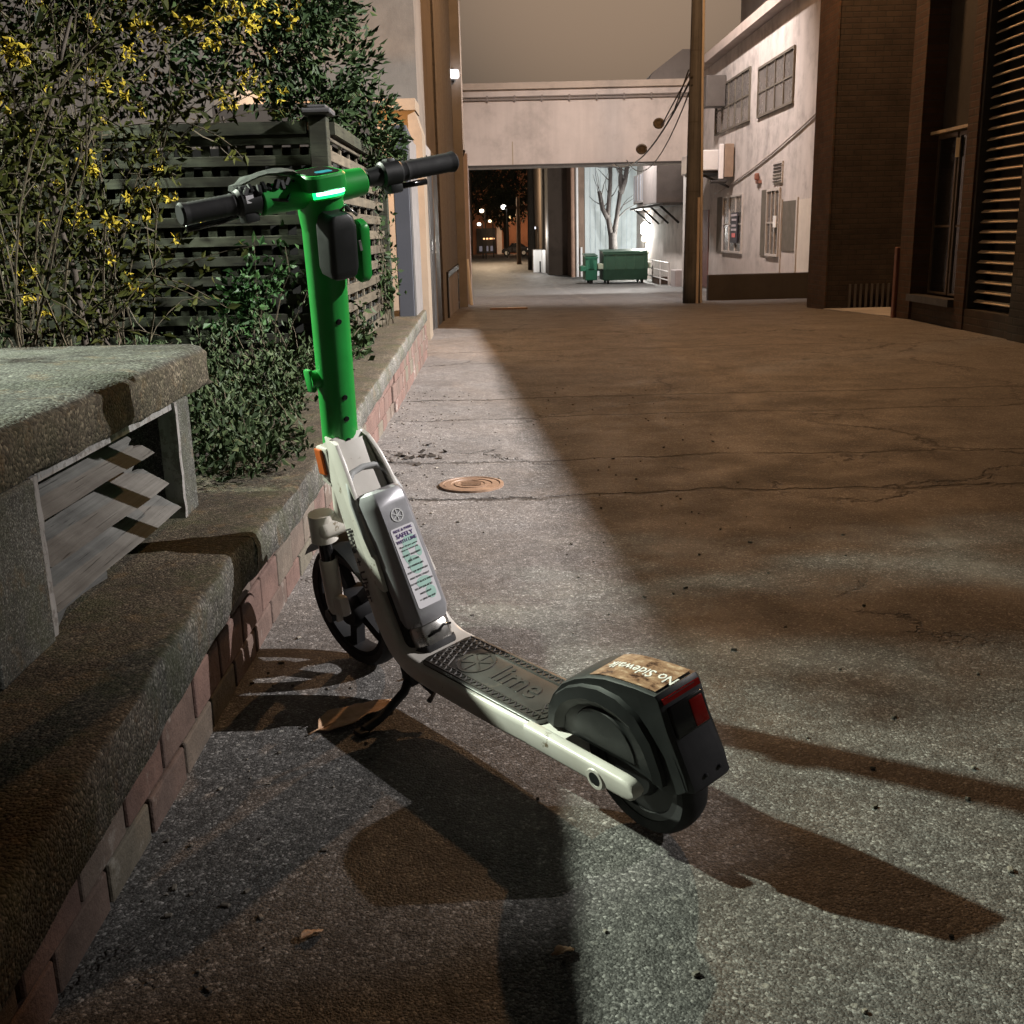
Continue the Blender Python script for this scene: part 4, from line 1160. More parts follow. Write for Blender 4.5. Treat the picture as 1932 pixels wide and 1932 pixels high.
# doorway recess in front, lit orange from inside
M['orange_wall'] = stucco('ochre_stucco', (.23, .19, .145), .35)
ow = thing('ochre_porch', 'ochre stucco porch with a sloped lintel glowing orange behind the grey panel', 'porch', (-1.4, 10, 0))
mb = MB(); mb.box(-1.9, -.80, 10.55, 10.72, -.1, 2.12); mb.build('back_wall', M['orange_wall'], ow)
mb = MB(); mb.box(-.80, -.675, 10.5, 10.97, -.1, 1.93); mb.build('corner_post', M['orange_wall'], ow)
mb = MB(); mb.box(-1.9, -.72, 10.42, 10.97, 2.12, 2.22); mb.build('lintel', M['orange_wall'], ow)
mb = MB(); mb.prism([(-.80, 1.93), (-.675, 1.93), (-.735, 2.12), (-.80, 2.12)], 'y', 10.5, 10.97); mb.build('bracket', M['orange_wall'], ow)
MB().box(-2.05, -1.9, 8.33, 10.97, -.1, 2.12).build('side_wall', M['orange_wall'], ow)
mb = MB(); mb.box(-2.05, -.86, 8.25, 8.32, -.05, 1.95); mb.build('screen_wall', plain('brown_boards', (.06, .05, .04), (.035, .03, .024), 5, .8), ow)
MB().rbox((-1.55, 9.75, 1.95), (.16, .16, .05), None, .02).build('porch_lamp', glow('porch_lamp_glow', (1, .55, .2), 3), ow)

lb2 = thing('cream_corner_building', 'cream building end standing under the bridge on the left of the lane', 'building', (-2, 24, -.4))
mb = MB(); mb.box(-8, -.745, 19.5, 27.9, -1.5, 13); mb.build('wall', stucco('greige_stucco', (.42, .36, .3), .35), lb2)
mb = MB(); mb.box(-.86, -.55, 19.44, 19.62, -.4, 13); mb.build('corner_trim', M['trimb'], lb2)
mb = MB(); mb.box(-.745, -.53, 21.5, 22.2, -.5, 2.5); mb.build('pilaster', stucco('pinkish_stucco', (.5, .43, .4), .3), lb2)
mb = MB(); mb.box(-.745, -.62, 23.2, 24.2, -.5, 2.6); mb.build('pilaster', stucco('pinkish_stucco2', (.45, .38, .35), .3), lb2)
pi_ = MB(); pi_.tube([(-.5, 19.9, gz(19.9)+.02), (-.56, 20.0, .55)], .035, 8)
tag(pi_.build('white_board', plain('white_stick_paint', (.8, .76, .66), (.7, .66, .56), 5, .6), None, smooth=40, loc=(-.5, 19.9, gz(19.9))), 'white pipe leaning against the foot of the cream building', 'pipe')
sl = thing('wall_lamp', 'lit white wall lamp high on the left building corner above the bridge', 'wall lamp', (-.66, 19.3, 3.6))
mb = MB(); mb.rbox((-.65, 19.3, 3.63), (.16, .16, .13), None, .03); mb.build('shade', glow('lamp_white', (1, .93, .9), 5), sl, smooth=40)
mb = MB(); mb.rbox((-.68, 19.42, 3.63), (.05, .1, .2), None, .01); mb.build('bracket', M['darkmetal'], sl)
sl = thing('security_lamp', 'small wall lamp on a dark bracket just under the left end of the bridge', 'wall lamp', (-.6, 21.8, 2.1))
mb = MB(); mb.rbox((-.68, 21.3, 2.3), (.09, .1, .12), None, .03); mb.build('head', plain('grey_lamp_head', (.6, .57, .52), (.5, .47, .43), 10, .4), sl, smooth=40)
mb = MB(); mb.tube([(-.76, 21.4, 2.0), (-.72, 21.4, 2.2), (-.58, 21.35, 2.55)], .03, 8); mb.build('arm', M['darkmetal'], sl, smooth=40)

# ------------------------------------------------------------ bridge
M['bridge'] = stucco('bridge_stucco', (.58, .525, .48), .42, .85, .6, 40, .3)
br = thing('covered_bridge', 'pale stucco covered bridge spanning the lane between the two buildings', 'bridge', (2, 34, 3.1))
mb = MB(); mb.box(-2, 6.3, 33, 35.2, 2.95, 5.03); mb.build('wall', M['bridge'], br)
mb = MB(); mb.box(-2, 6.3, 32.9, 35.3, 5.03, 5.22); mb.build('parapet_cap', stucco('cap_stucco', (.5, .43, .36), .3), br, bevel=.02)
mb = MB(); mb.box(-2, 6.1, 32.93, 33.0, 4.74, 4.79); mb.box(-2, 6.1, 32.95, 33.0, 4.82, 4.85)
for k in range(10): mb.box(-1+k*.8, -.95+k*.8, 32.92, 33, 4.7, 4.87)
mb.build('conduit_run', plain('conduit_grey', (.2, .17, .155), (.15, .13, .11), 4, .6), br)
mb = MB(); mb.box(.52, .55, 32.985, 33.0, 2.95, 3.6); mb.build('stain_strip', stucco('ochre_stain', (.4, .34, .25), .4), br)
mb = MB(); mb.box(-2, 6.2, 32.97, 33.03, 2.89, 2.95); mb.build('drip_edge', M['darkmetal'], br)
mb = MB(); mb.tube([(5.78, 32.93, 2.2), (5.78, 32.93, 4.5), (5.7, 32.93, 4.7)], .05, 10); mb.build('downpipe', plain('white_pipe', (.62, .58, .55), (.5, .47, .44), 5, .5), br, smooth=40)

# ------------------------------------------------------------ pole and cables
up = thing('utility_pole', 'brown wooden utility pole with grey conduit on the right of the lane', 'utility pole', (3.33, 18.6, gz(18.6)))
g = G('pole_wood'); g.pos(); gr = g.noise(1, 6, .7, g.scale_vec((26, 26, .9)))
col = g.mix(g.ramp(gr, [(.35, 0), (.65, 1)]), (.085, .088, .09), (.038, .038, .038)); col = g.mix(g.ramp(g.noise(2, 5, .7), [(.4, 0), (.7, .6)]), col, (.095, .096, .096))
pw_m = g.out(col, .85, g.bump(gr, .7, .01), spec=.3)
mb = MB(); mb.tube([(3.33, 18.6, -.4+k*.6) for k in range(20)], [.150-.0078*min(k, 12) for k in range(20)], 18); mb.build('shaft', pw_m, up, smooth='all')
mb = MB(); mb.tube([(3.49, 18.56, -.3), (3.44, 18.56, 3.4), (3.42, 18.56, 9)], .022, 8); mb.build('conduit', plain('pale_conduit', (.4, .36, .31), (.3, .27, .23), 6, .5), up, smooth=40); mb = MB(); mb.tube([(3.40, 18.44, -.3), (3.40, 18.44, 1.5)], .025, 8); mb.build('conduit', plain('grey_conduit', (.42, .36, .3), (.3, .26, .22), 6, .5), up, smooth=40)
for z in (.6, 1.6, 2.7, 3.8):
    mb = MB(); mb.tube([(3.33+(.147-.013*(z+.4))*cos(a), 18.6+(.147-.013*(z+.4))*sin(a), z) for a in np.linspace(pi, 2.2*pi, 9)], .007, 6)
    mb.build('strap', M['darkmetal'], up, smooth=40)
cb = thing('slack_cable', 'dark slack cables with coiled loops running from the pole to the bridge', 'cable', (3.2, 18.6, 3.3))


def sag(a, b, s_, n=14):
    a, b = np.array(a), np.array(b); return [a*(1-t)+b*t-np.array([0, 0, 4*s_*t*(1-t)]) for t in np.linspace(0, 1, n)]


mb = MB(); mb.tube(sag((3.26, 18.5, 3.4), (3.5, 32.9, 2.9), .55), .018, 6); mb.tube(sag((3.26, 18.5, 3.28), (3.9, 32.9, 3.0), .75), .012, 6); mb.build('cable', M['darkmetal'], cb, smooth='all')
for c_, rr in (((3.03, 20.6, 2.88), .075), ((2.98, 22.6, 2.58), .085)):
    mb = MB(); mb.tube([Vector(c_)+Vector((rr*cos(a), 0, rr*sin(a)*.9)) for a in np.linspace(0, 2*pi, 20)], .032, 8); mb.rbox(c_, (rr*1.4, .03, rr*1.2), None, .02); mb.build('coil', plain('cable_coil', (.12, .10, .07), (.07, .06, .045), 12, .7), cb, smooth=40)
mb = MB(); mb.tube([(3.22, 18.5, 3.45), (3.0, 19.2, 2.95), (3.02, 20.2, 2.8), (3.15, 19.6, 3.0), (3.2, 18.5, 3.5)], .012, 6); mb.build('loop', M['darkmetal'], cb, smooth='all')

# ------------------------------------------------------------ white building
M['wstucco'] = stucco('white_stucco', (.56, .52, .49), .5, .85, 1.6, 35, .4, stain=(-.5, .6, (.42, .37, .34)))
M['glass'] = plain('dark_window_glass', (.16, .15, .14), (.11, .105, .1), 1.2, .25)
M['wframe'] = plain('window_frame_paint', (.5, .47, .44), (.4, .37, .34), 6, .5)
M['shutter'] = plain('olive_reveal', (.14, .125, .1), (.10, .09, .07), 4, .8)
wb = thing('white_building', 'white stucco two storey building with barred windows right of the bridge', 'building', (7, 24, -.4))
mb = MB(); mb.box(6.0, 12, 20.0, 35.3, -1.6, 5.3); mb.build('wall', M['wstucco'], wb)
mb = MB(); mb.box(5.72, 12, 19.9, 32.8, 5.3, 5.5); mb.box(5.85, 12, 20, 32.8, 5.5, 5.62); mb.build('roof_edge', stucco('roof_fascia', (.42, .36, .32), .3), wb)
mb = MB(); mb.box(7.4, 12, 20, 34, 5.62, 7.6); mb.build('upper_storey', stucco('upper_stucco', (.4, .35, .31), .3), wb)


def window(y0, y1, z0, z1, nv, nh, reveal=.0, X=6.0, par=wb):
    mb = MB(); mb.box(X-.012, X-.004, y0, y1, z0, z1); fw_ = mb.build('window', M['glass'], par)
    mb = MB(); b_ = .05
    mb.box(X-.045, X-.004, y0-b_, y0, z0-b_, z1+b_); mb.box(X-.045, X-.004, y1, y1+b_, z0-b_, z1+b_)
    mb.box(X-.043, X-.004, y0, y1, z1, z1+b_); mb.box(X-.05, X-.004, y0, y1, z0-b_, z0)
    for k in range(1, nv+1):
        y = y0+(y1-y0)*k/(nv+1); mb.box(X-.035, X-.012, y-.02, y+.02, z0, z1)
    for k in range(1, nh+1):
        z = z0+(z1-z0)*k/(nh+1); mb.box(X-.032, X-.012, y0, y1, z-.02, z+.02)
    mb.build('window_frame', M['shutter'] if z0 > 2 else M['wframe'], fw_)
    if reveal:
        MB().box(X-.02, X-.003, y1+b_+.001, y1+b_+reveal, z0-.05, z1+.05).build('reveal', M['shutter'], fw_)
    return fw_


window(26.3, 30.2, 3.45, 4.55, 4, 1); window(22.5, 25.4, 3.42, 4.4, 3, 1)
w1 = window(26.7, 28.9, .42, 1.74, 2, 1, .8); w2 = window(23.2, 24.2, .42, 1.74, 2, 1, .55)
mb = MB(); mb.box(5.93, 5.95, 27.0, 27.75, .62, 1.36); sg = mb.build('window_sign', plain('dark_sign', (.035, .035, .05), (.03, .03, .04), 5, .5), w1)
mb = MB()
for z, a, b in ((1.27, 27.05, 27.7), (1.16, 27.1, 27.6), (1.02, 27.15, 27.6), (.92, 27.1, 27.65)): mb.box(5.922, 5.93, a, b, z, z+.05)
mb.build('sign_panel', plain('pale_sign_bars', (.6, .55, .58), (.5, .46, .5), 9, .5), w1)
mb = MB(); mb.box(5.92, 5.93, 27.2, 27.55, .76, .86); mb.build('sign_patch', plain('pink_sign', (.8, .2, .2), (.7, .18, .18), 9, .5), w1)
mb = MB(); mb.box(5.93, 5.95, 23.25, 23.5, .98, 1.22); mb.build('paper_notice', plain('white_notice', (.85, .85, .83), (.8, .8, .78), 9, .5), w2)
mb = MB(); mb.box(5.985, 5.999, 21.9, 22.95, .5, 1.5); dp = mb.build('hatch', M['shutter'], wb)
mb = MB(); mb.box(5.97, 5.999, 21.78, 21.88, -.35, 1.55); mb.box(5.97, 5.999, 23.0, 23.07, -.35, 1.55); mb.build('pipe', M['wframe'], wb)
mb = MB(); mb.box(5.975, 5.999, 20.3, 21.7, -.35, 1.5); mb.build('door', plain('cream_door', (.62, .57, .5), (.55, .5, .44), 4, .5), wb)
mb = MB(); mb.box(5.975, 5.999, 30.9, 31.9, -.65, 1.5); mb.build('door', plain('maroon_door', (.16, .06, .05), (.11, .045, .04), 4, .5), wb)
mb = MB(); mb.box(5.97, 5.999, 23.05, 23.8, 1.88, 2.32); vt = mb.build('vent_grille', M['wframe'], wb)
mb = MB()
for k in range(6): mb.box(5.955, 5.97, 23.1, 23.75, 1.91+k*.068, 1.935+k*.068)
mb.build('vent_slats', M['darkmetal'], vt)
mb = MB(); mb.tube(sag((5.97, 20.2, 3.1), (5.97, 30, 1.9), .12), .018, 6); mb.build('wall_cable', plain('painted_cable', (.42, .37, .33), (.36, .32, .28), 5, .7), wb, smooth='all')
mb = MB(); mb.box(5.95, 5.999, 24.9, 25.3, 1.95, 2.02); mb.rbox((5.93, 25.1, 2.1), (.1, .12, .16), None, .03); mb.build('alarm_bell', plain('rusty_bell', (.3, .12, .08), (.2, .09, .06), 12, .5), wb)
ac = thing('air_conditioner', 'boxy white air conditioner on brackets on the white wall beside the pole', 'air conditioner', (5.6, 26.5, 2.1))
mb = MB(); mb.rbox((5.55, 29.4, 2.66), (.8, 2.6, .5), None, .03); mb.build('casing', plain('white_casing', (.66, .64, .62), (.58, .56, .54), 5, .5), ac)
mb = MB(); mb.rbox((5.85, 27.9, 2.62), (.22, .4, .8), None, .02); mb.build('duct', plain('brown_duct', (.25, .18, .125), (.2, .14, .1), 6, .6), ac)
mb = MB(); mb.rbox((5.67, 27.85, 2.6), (.12, .14, .84), None, .02); mb.build('side_pipe', plain('white_pipe_paint', (.7, .68, .67), (.62, .6, .58), 6, .5), ac)
mb = MB(); mb.box(5.2, 5.99, 28.2, 30.4, 2.36, 2.40); mb.tube([(5.2, 28.3, 2.36), (5.98, 28.3, 2.0)], .03, 6); mb.rbox((5.6, 27.85, 2.12), (.4, .24, .07), None, .02); mb.build('bracket', M['darkmetal'], ac)
jb = MB(); jb.rbox((5.72, 29.2, 4.4), (.5, .5, .76), None, .02)
tag(jb.build('junction_box', plain('grey_box_metal', (.09, .083, .076), (.07, .063, .058), 4, .5), None, loc=(5.72, 29.2, 4.4)), 'dark grey metal box high on the white wall just right of the pole', 'junction box')
lw = MB(); lw.box(3.86, 5.97, 19.82, 20.0, -.6, .17); 
tag(lw.build('loading_dock', stucco('dark_dock_concrete', (.055, .05, .046), .4), None, loc=(4.9, 19.9, -.3), bevel=.015), 'low dark concrete wall in front of the white building at the foot of the pole', 'low wall')

# white building beyond the bridge, light blue building, dumpsters, tree
wb2 = thing('rear_white_building', 'white rear building with a balcony seen under the bridge on the right', 'building', (7, 40, -1))
mb = MB(); mb.box(6.35, 12, 35.4, 50, -1.6, 6); mb.build('wall', M['wstucco'], wb2)
mb = MB(); mb.rbox((6.0, 43, 2.55), (.75, 4.2, 1.1), None, .03); mb.build('balcony', plain('white_balcony', (.66, .63, .64), (.58, .56, .57), 3, .6), wb2)
mb = MB(); mb.rbox((5.9, 38.8, 2.6), (1.0, 3.4, 1.5), None, .03); mb.build('duct_box', plain('dark_duct', (.16, .14, .135), (.12, .105, .1), 3, .7), wb2)
mb = MB(); mb.box(5.6, 6.3, 37, 46, 1.78, 1.86)
for k in range(4): mb.tube([(5.65, 38+k*2.3, 1.8), (6.32, 38+k*2.3, 1.2)], .04, 6)
mb.build('bracket', M['darkmetal'], wb2)
mb = MB()
for k in range(5): mb.box(5.6, 5.62, 41.1+k*.85, 41.3+k*.85, 2.1, 3.05)
mb.build('railing', plain('blue_grey_bars', (.38, .4, .46), (.3, .32, .36), 3, .5), wb2)
mb = MB(); mb.box(6.33, 6.349, 45.5, 49, 1.7, 2.6); mb.build('window', plain('brown_shutter', (.22, .17, .15), (.18, .14, .12), 5, .7), wb2)
mb = MB()
for z in (-.75, -.45, -.15): mb.tube([(6.0, 38, z), (6.0, 44, z)], .025, 6)
for y in (38, 40, 42, 44): mb.tube([(6.0, y, -1), (6.0, y, -.15)], .025, 6)
mb.build('handrail', plain('white_rail', (.6, .57, .56), (.5, .48, .47), 5, .5), wb2, smooth=40)
mb = MB(); mb.rbox((6.1, 36.2, -.62), (.5, .9, .6), None, .03); mb.build('step_box', plain('grey_step', (.35, .31, .31), (.3, .27, .26), 4, .8), wb2)
wl = thing('bright_wall_lamp', 'glaring tall white lamp on the rear white wall above the dumpster', 'wall lamp', (6.25, 46.5, .9))
mb = MB(); mb.loft([[(6.28+a, 46.5+b, z) for a, b in [(rr*cos(k*pi/7), rr*sin(k*pi/7)) for k in range(14)]] for z, rr in ((.75, .06), (.85, .15), (1.05, .17), (1.22, .14), (1.32, .05))]); mb.build('bulb', glow('lamp_glare', (1, 1, .95), 9), wl, smooth=40)
mb = MB(); mb.loft([[(6.28+a, 46.5+b, z) for a, b in [(rr*cos(k*pi/7), rr*sin(k*pi/7)) for k in range(14)]] for z, rr in ((.50, .06), (.56, .13), (.68, .13), (.74, .06))]); mb.build('lower_bulb', glow('lamp_glare2', (1, .95, .7), 6), wl, smooth=40)
lamp('wall_lamp_light', (6.0, 46.0, .9), 500, (1, .98, .9), .1)

bl = thing('light_blue_building', 'light blue panelled building end behind the dumpsters under the bridge', 'building', (5.1, 50, -1))
mb = MB(); mb.box(4.0, 6.34, 49.6, 56, -1.6, 6.2); mb.build('wall', stucco('pale_blue_panel', (.5, .57, .6), .3, .7, .8), bl)
mb = MB()
for k in range(1, 10): mb.box(4.0+k*.235, 4.02+k*.235, 49.57, 49.6, -1, 6.2)
mb.build('panel_ribs', plain('blue_rib', (.38, .45, .5), (.32, .39, .44), 3, .6), bl)
M['dgreen'] = plain('dumpster_green', (.02, .062, .036), (.014, .045, .026), 3, .5, .15, 30, .01, wear=((.1, .08, .06), 4, .68))
M['dgreen2'] = plain('small_dumpster_green', (.025, .14, .08), (.02, .11, .065), 3, .5, wear=((.1, .08, .06), 4, .68))


def dumpster(label, x0, x1, y0, y1, z0, z1, mt, pocket):
    t = thing('dumpster', label, 'dumpster', ((x0+x1)/2, (y0+y1)/2, z0), 'green dumpsters')
    mb = MB(); h = z1-z0
    mb.prism([(y0+.12, z0+.14), (y1, z0+.14), (y1, z1), (y0, z1-.06), (y0, z0+.55)], 'x', x0, x1); bd = mb.build('body', mt, t, bevel=.015)
    mb = MB()
    for k in range(5):
        x = x0+.15+(x1-x0-.3)*k/4; mb.box(x-.03, x+.03, y0-.03, y0, z0+.58, z1-.1)
    mb.box(x0-.03, x1+.03, y0-.04, y0-.001, z1-.11, z1-.055); mb.build('ribs', mt, t)
    mb = MB(); mb.prism([(y0-.02, z1-.04), (y1+.02, z1+.02), (y1+.02, z1+.06), (y0-.02, z1)], 'x', x0-.02, x1+.02); mb.build('lid', plain('dark_green_lid', (.02, .07, .04), (.015, .05, .03), 4, .5), t, bevel=.01)
    mb = MB(); mb.rbox((x0-.1, (y0+y1)/2-.3, z0+h*.55), (.2, .9, .2), None, .015); mb.build('fork_pocket', pocket, t); mb = MB(); mb.rbox((x1+.06, (y0+y1)/2-.3, z0+h*.55), (.12, .9, .2), None, .015); mb.build('fork_pocket', pocket, t)
    for x, y in ((x0+.2, y0+.25), (x1-.2, y0+.25), (x0+.2, y1-.2), (x1-.2, y1-.2)):
        mb = MB(); mb.tube([(x-.04, y, z0+.075), (x+.04, y, z0+.075)], .075, 12); mb.box(x-.05, x+.05, y-.03, y+.03, z0+.1, z0+.15); mb.build('caster', M['darkmetal'], t)
    return t


dumpster('large dark green dumpster in front of the light blue building', 4.05, 5.75, 41.5, 43.2, -.998, .22, M['dgreen'], plain('pale_pocket', (.3, .33, .25), (.24, .27, .2), 4, .6))
dumpster('small brighter green dumpster left of the large one', 3.40, 3.86, 42.0, 43.4, -.998, .08, M['dgreen2'], M['dgreen2'])
dumpster('distant little green dumpster by the dark pole far down the lane', 2.0, 2.55, 62, 63, -.998, .0, M['dgreen2'], M['dgreen2'])
mb = MB(); mb.box(6.0, 6.9, 40.5, 42.0, -.998, -.72)
tag(mb.build('planter_box', plain('brown_timber', (.08, .05, .035), (.05, .03, .02), 4, .8), None, loc=(6.4, 41, -1), bevel=.02), 'low dark brown timber trough to the right of the large dumpster', 'trough')

bt_ = thing('bare_tree', 'bare forked tree standing behind the large dumpster', 'tree', (4.95, 46.5, -1))
tr = MB(); br_ = MB()
tr.tube([(4.95, 46.5, -1.0), (4.95, 46.5, .2), (4.92, 46.5, .9)], [.26, .2, .17], 10)
limbs = [[(4.9, 46.5, .6), (4.72, 46.5, 1.6), (4.82, 46.5, 2.8), (4.86, 46.5, 4.6)], [(4.95, 46.5, .6), (5.1, 46.5, 1.5), (5.28, 46.5, 2.8), (5.22, 46.5, 4.6)], [(5.25, 46.5, 2.5), (5.45, 46.5, 3.0), (5.62, 46.5, 4.2)], [(4.74, 46.5, 1.5), (4.5, 46.5, 1.9), (4.35, 46.4, 2.6)]]
for lm in limbs:
    br_.tube(lm, [.13, .1, .085, .06][:len(lm)], 8)
for k in range(26):
    lm = [np.array(q) for q in limbs[k % 4]]; p, dd = near_path(lm, rng.uniform(.3, 1))
    pts = twig_path(p, (rng.normal(0, .7), rng.normal(0, .4), rng.uniform(.4, 1)), rng.uniform(.6, 1.7), 6, -.1, .15); br_.tube(pts, [.03, .025, .02, .016, .012, .01, .007], 5)
tr.build('trunk', plain('grey_bark', (.075, .068, .066), (.05, .045, .043), 6, .85, .5, 30, .01), bt_, smooth='all')
br_.build('branches', plain('dark_bark', (.06, .052, .05), (.035, .03, .029), 6, .85), bt_, smooth='all')

# ------------------------------------------------------------ far end of the lane
M['farb'] = stucco('far_brown_wall', (.10, .08, .065), .4)
fb = thing('dark_brown_building', 'dark brown building with a pale downpipe at its corner beyond the bridge', 'building', (3.2, 52, -1))
mb = MB(); mb.box(2.45, 3.95, 52, 60, -1.4, 6.4); mb.build('wall', M['farb'], fb)
mb = MB(); mb.box(3.35, 3.96, 49.3, 51.99, -1.4, 6.2); mb.build('corner_pier', stucco('brown_pier', (.2, .145, .115), .4), fb)
mb = MB(); mb.tube([(3.62, 49.2, -1), (3.62, 49.2, 5)], .06, 8); mb.tube([(3.80, 49.2, -1), (3.80, 49.2, .3)], .05, 8); mb.build('downpipe', plain('white_downpipe', (.66, .66, .68), (.56, .56, .58), 5, .5), fb, smooth=40)
mb = MB(); mb.tube([(3.40, 48.9, -1), (3.40, 48.9, 5)], [.09, .08], 8); mb.build('rusty_post', plain('rusty_post_paint', (.3, .19, .14), (.2, .12, .09), 3, .7), fb, smooth=40)
ws = thing('white_gatehouse', 'brightly lit white gate shed with a dark slot far down the lane', 'shed', (2.3, 56, -1))
mb = MB(); mb.box(1.85, 2.42, 56, 58, -1.2, .12); mb.box(2.28, 2.44, 55.2, 56, -1.2, .12); mb.build('wall', plain('bright_white_paint', (.8, .79, .77), (.74, .73, .71), 3, .6), ws)
mb = MB(); mb.box(2.16, 2.24, 55.97, 56, -1.0, -.45); mb.build('door', M['darkmetal'], ws)
fl = thing('far_left_building', 'row of dim brown rear walls along the far left of the lane', 'building', (-3, 60, -1))
mb = MB(); mb.box(-12, -1.5, 33.2, 60, -1.5, 7.5); mb.build('wall', stucco('dim_tan', (.22, .17, .14), .4), fl)
mb = MB(); mb.box(-12, -2.1, 60, 96, -1.5, 6); mb.build('rear_wing', stucco('dim_brown', (.16, .11, .085), .4), fl)
mb = MB(); mb.box(-1.5, -1.42, 34.5, 38, -1.0, .3); mb.build('green_gate', plain('green_gate_paint', (.03, .1, .06), (.02, .07, .04), 3, .6), fl)
fr_ = thing('far_right_building', 'dark far building rising behind the distant poles', 'building', (6, 80, -1))
mb = MB(); mb.box(3.0, 14, 66, 96, -1.4, 9); mb.build('wall', M['farb'], fr_)
sh = thing('far_shopfront', 'orange lit shopfront with a white column closing the end of the lane', 'building', (0, 108, -1))
mb = MB(); mb.box(-9, 12, 108, 118, -1.4, 7); mb.build('wall', stucco('dusk_orange_wall', (.35, .17, .1), .4), sh)
mb = MB(); mb.box(-2.0, -.1, 107.9, 108, -.9, 1.5); mb.build('shop_window', M['darkmetal'], sh)
mb = MB(); mb.box(.0, .5, 107.6, 108, -1.2, 1.6); mb.build('column', plain('white_column', (.75, .7, .66), (.65, .6, .57), 3, .6), sh)
mb = MB()
for x in (-1.25, -.95, -.6, -.35): mb.rbox((x, 107.8, .5), (.22, .1, .14), None, .03)
mb.build('window_glow', glow('shop_glow', (1, .5, .22), 2.2), sh)
mb = MB()
for x in (-1.6, -1.0, -.5): mb.rbox((x, 107.85, -.45), (.3, .06, .5), None, .03)
mb.build('window_display', glow('shop_dim', (.5, .45, .5), .25), sh)
lamp('shop_light', (1.5, 104, 2.5), 500, (1, .6, .35), .2)


def car():
    t = thing('parked_car', 'dark car parked side on near the end of the lane', 'car', (1.55, 97.5, -1))
    prof = [(.40, -.72), (.42, -.45), (.6, -.32), (1.0, -.26), (1.35, .12), (2.1, .14), (2.55, -.2), (2.75, -.28), (2.8, -.72)]
    mb = MB(); mb.prism(prof, 'y', 96.6, 98.3); mb.build('body', plain('dark_car_paint', (.03, .02, .022), (.025, .016, .018), 3, .25), t, bevel=.06, seg=3)
    mb = MB(); mb.prism([(1.08, -.24), (1.4, .07), (2.05, .09), (2.42, -.2)], 'y', 96.585, 96.6); mb.build('window', M['blackgloss'], t)
    for x in (.85, 2.35):
        mb = MB(); mb.tube([(x, 96.55, -.72), (x, 96.8, -.72)], .29, 18); wh_ = mb.build('wheel', M['rubber'], t, smooth=40)
        mb = MB(); mb.tube([(x, 96.53, -.72), (x, 96.56, -.72)], .17, 14); mb.build('rim', M['metal'], wh_, smooth=40)
    mb = MB(); mb.rbox((2.74, 96.62, -.42), (.1, .1, .1), None, .02); mb.build('headlight', glow('car_glint', (1, .8, .6), 1.2), t)


car()


def far_pole(label, x, y, h, rr, lit):
    t = thing('far_utility_pole', label, 'utility pole', (x, y, -1), 'distant utility poles')
    mb = MB(); mb.tube([(x, y, -1), (x, y, h)], [rr, rr*.7], 8); mb.build('shaft', plain('far_pole_wood', (.2, .16, .12) if lit else (.07, .06, .045), (.13, .1, .08) if lit else (.05, .04, .03), 3, .9), t, smooth=40)  # lit pole: lamplight painted in as paler wood
    mb = MB(); mb.box(x-.9, x+.9, y-.06, y+.06, h-.7, h-.55); mb.build('crossarm', M['bark'], t)


far_pole('distant dark pole with a crossarm left of the white gate shed', 1.9, 60, 5.2, .22, False)
far_pole('thinner distant pole near the parked car, lamplight painted into its pale wood', 1.42, 71, 3.2, .16, True)


def far_lamp(label, c, rr, col, st, arm=True):
    t = thing('far_street_lamp', label, 'street lamp', (c[0], c[1], -1), 'distant lit street lamps')
    mb = MB(); mb.rbox((c[0], c[1], c[2]), (rr*2, rr*2, rr*1.6), None, rr*.7, 3); mb.build('lantern', glow('far_lamp_glow', col, st), t, smooth=40)
    mb = MB(); mb.tube([(c[0]+.25, c[1]+.3, -1), (c[0]+.25, c[1]+.3, c[2]+.05), (c[0], c[1], c[2]+.12)], .05, 6); mb.build('column', M['darkmetal'], t, smooth=40)


far_lamp('distant white street lamp, highest and brightest at the end of the lane', (.62, 90, 3.05), .2, (1, .95, .88), 9)
far_lamp('distant warm street lamp upper left at the end of the lane', (-1.15, 88, 2.75), .17, (1, .8, .55), 6)
far_lamp('distant low lamp at the left, above the shopfront', (-1.42, 90, 1.75), .15, (1, .9, .8), 6)
far_lamp('distant low lamp at the right of the pair above the shopfront', (-.55, 93, 2.0), .13, (1, .75, .45), 5)
far_lamp('distant faint lamp behind the dark pole, right of the others', (2.7, 78, 1.3), .1, (.9, .9, 1), 3)

ft = thing('far_tree', 'dark leafy tree mass at the end of the lane under the bridge', 'tree', (.5, 103, -1))
mb = MB(); mb.tube([(.9, 103, -1), (.9, 103, 3)], [.3, .2], 8); mb.build('trunk', M['bark'], ft, smooth=40)
cl, cd = [], []
for bx, bz, br2 in ((.6, 3.2, 1.7), (-1.4, 4.6, 2.2), (2.2, 4.5, 2.4), (.5, 6.5, 2.4), (-3, 6.5, 2.4)):
    for k in range(900):
        d = rng.normal(0, 1, 3); d /= np.linalg.norm(d); cl.append(np.array([bx, 103, bz])+d*br2*rng.uniform(.3, 1.05)); cd.append(d)
V, F = leaves(cl, cd, .42, .5, .2, .6); arr_mesh('crown', V, F, leafmat('far_leaf', (.012, .016, .008), (.03, .036, .018), .7), ft)

rh = thing('rooftop_house', 'grey rooftop structure above the right end of the bridge', 'building', (5, 34, 4.6))
mb = MB(); mb.prism([(4.15, 4.6), (6.2, 4.6), (6.2, 6.1), (5.6, 6.1), (4.75, 5.5)], 'y', 33.5, 38); mb.build('wall', stucco('roof_house_grey', (.2, .185, .17), .3), rh)

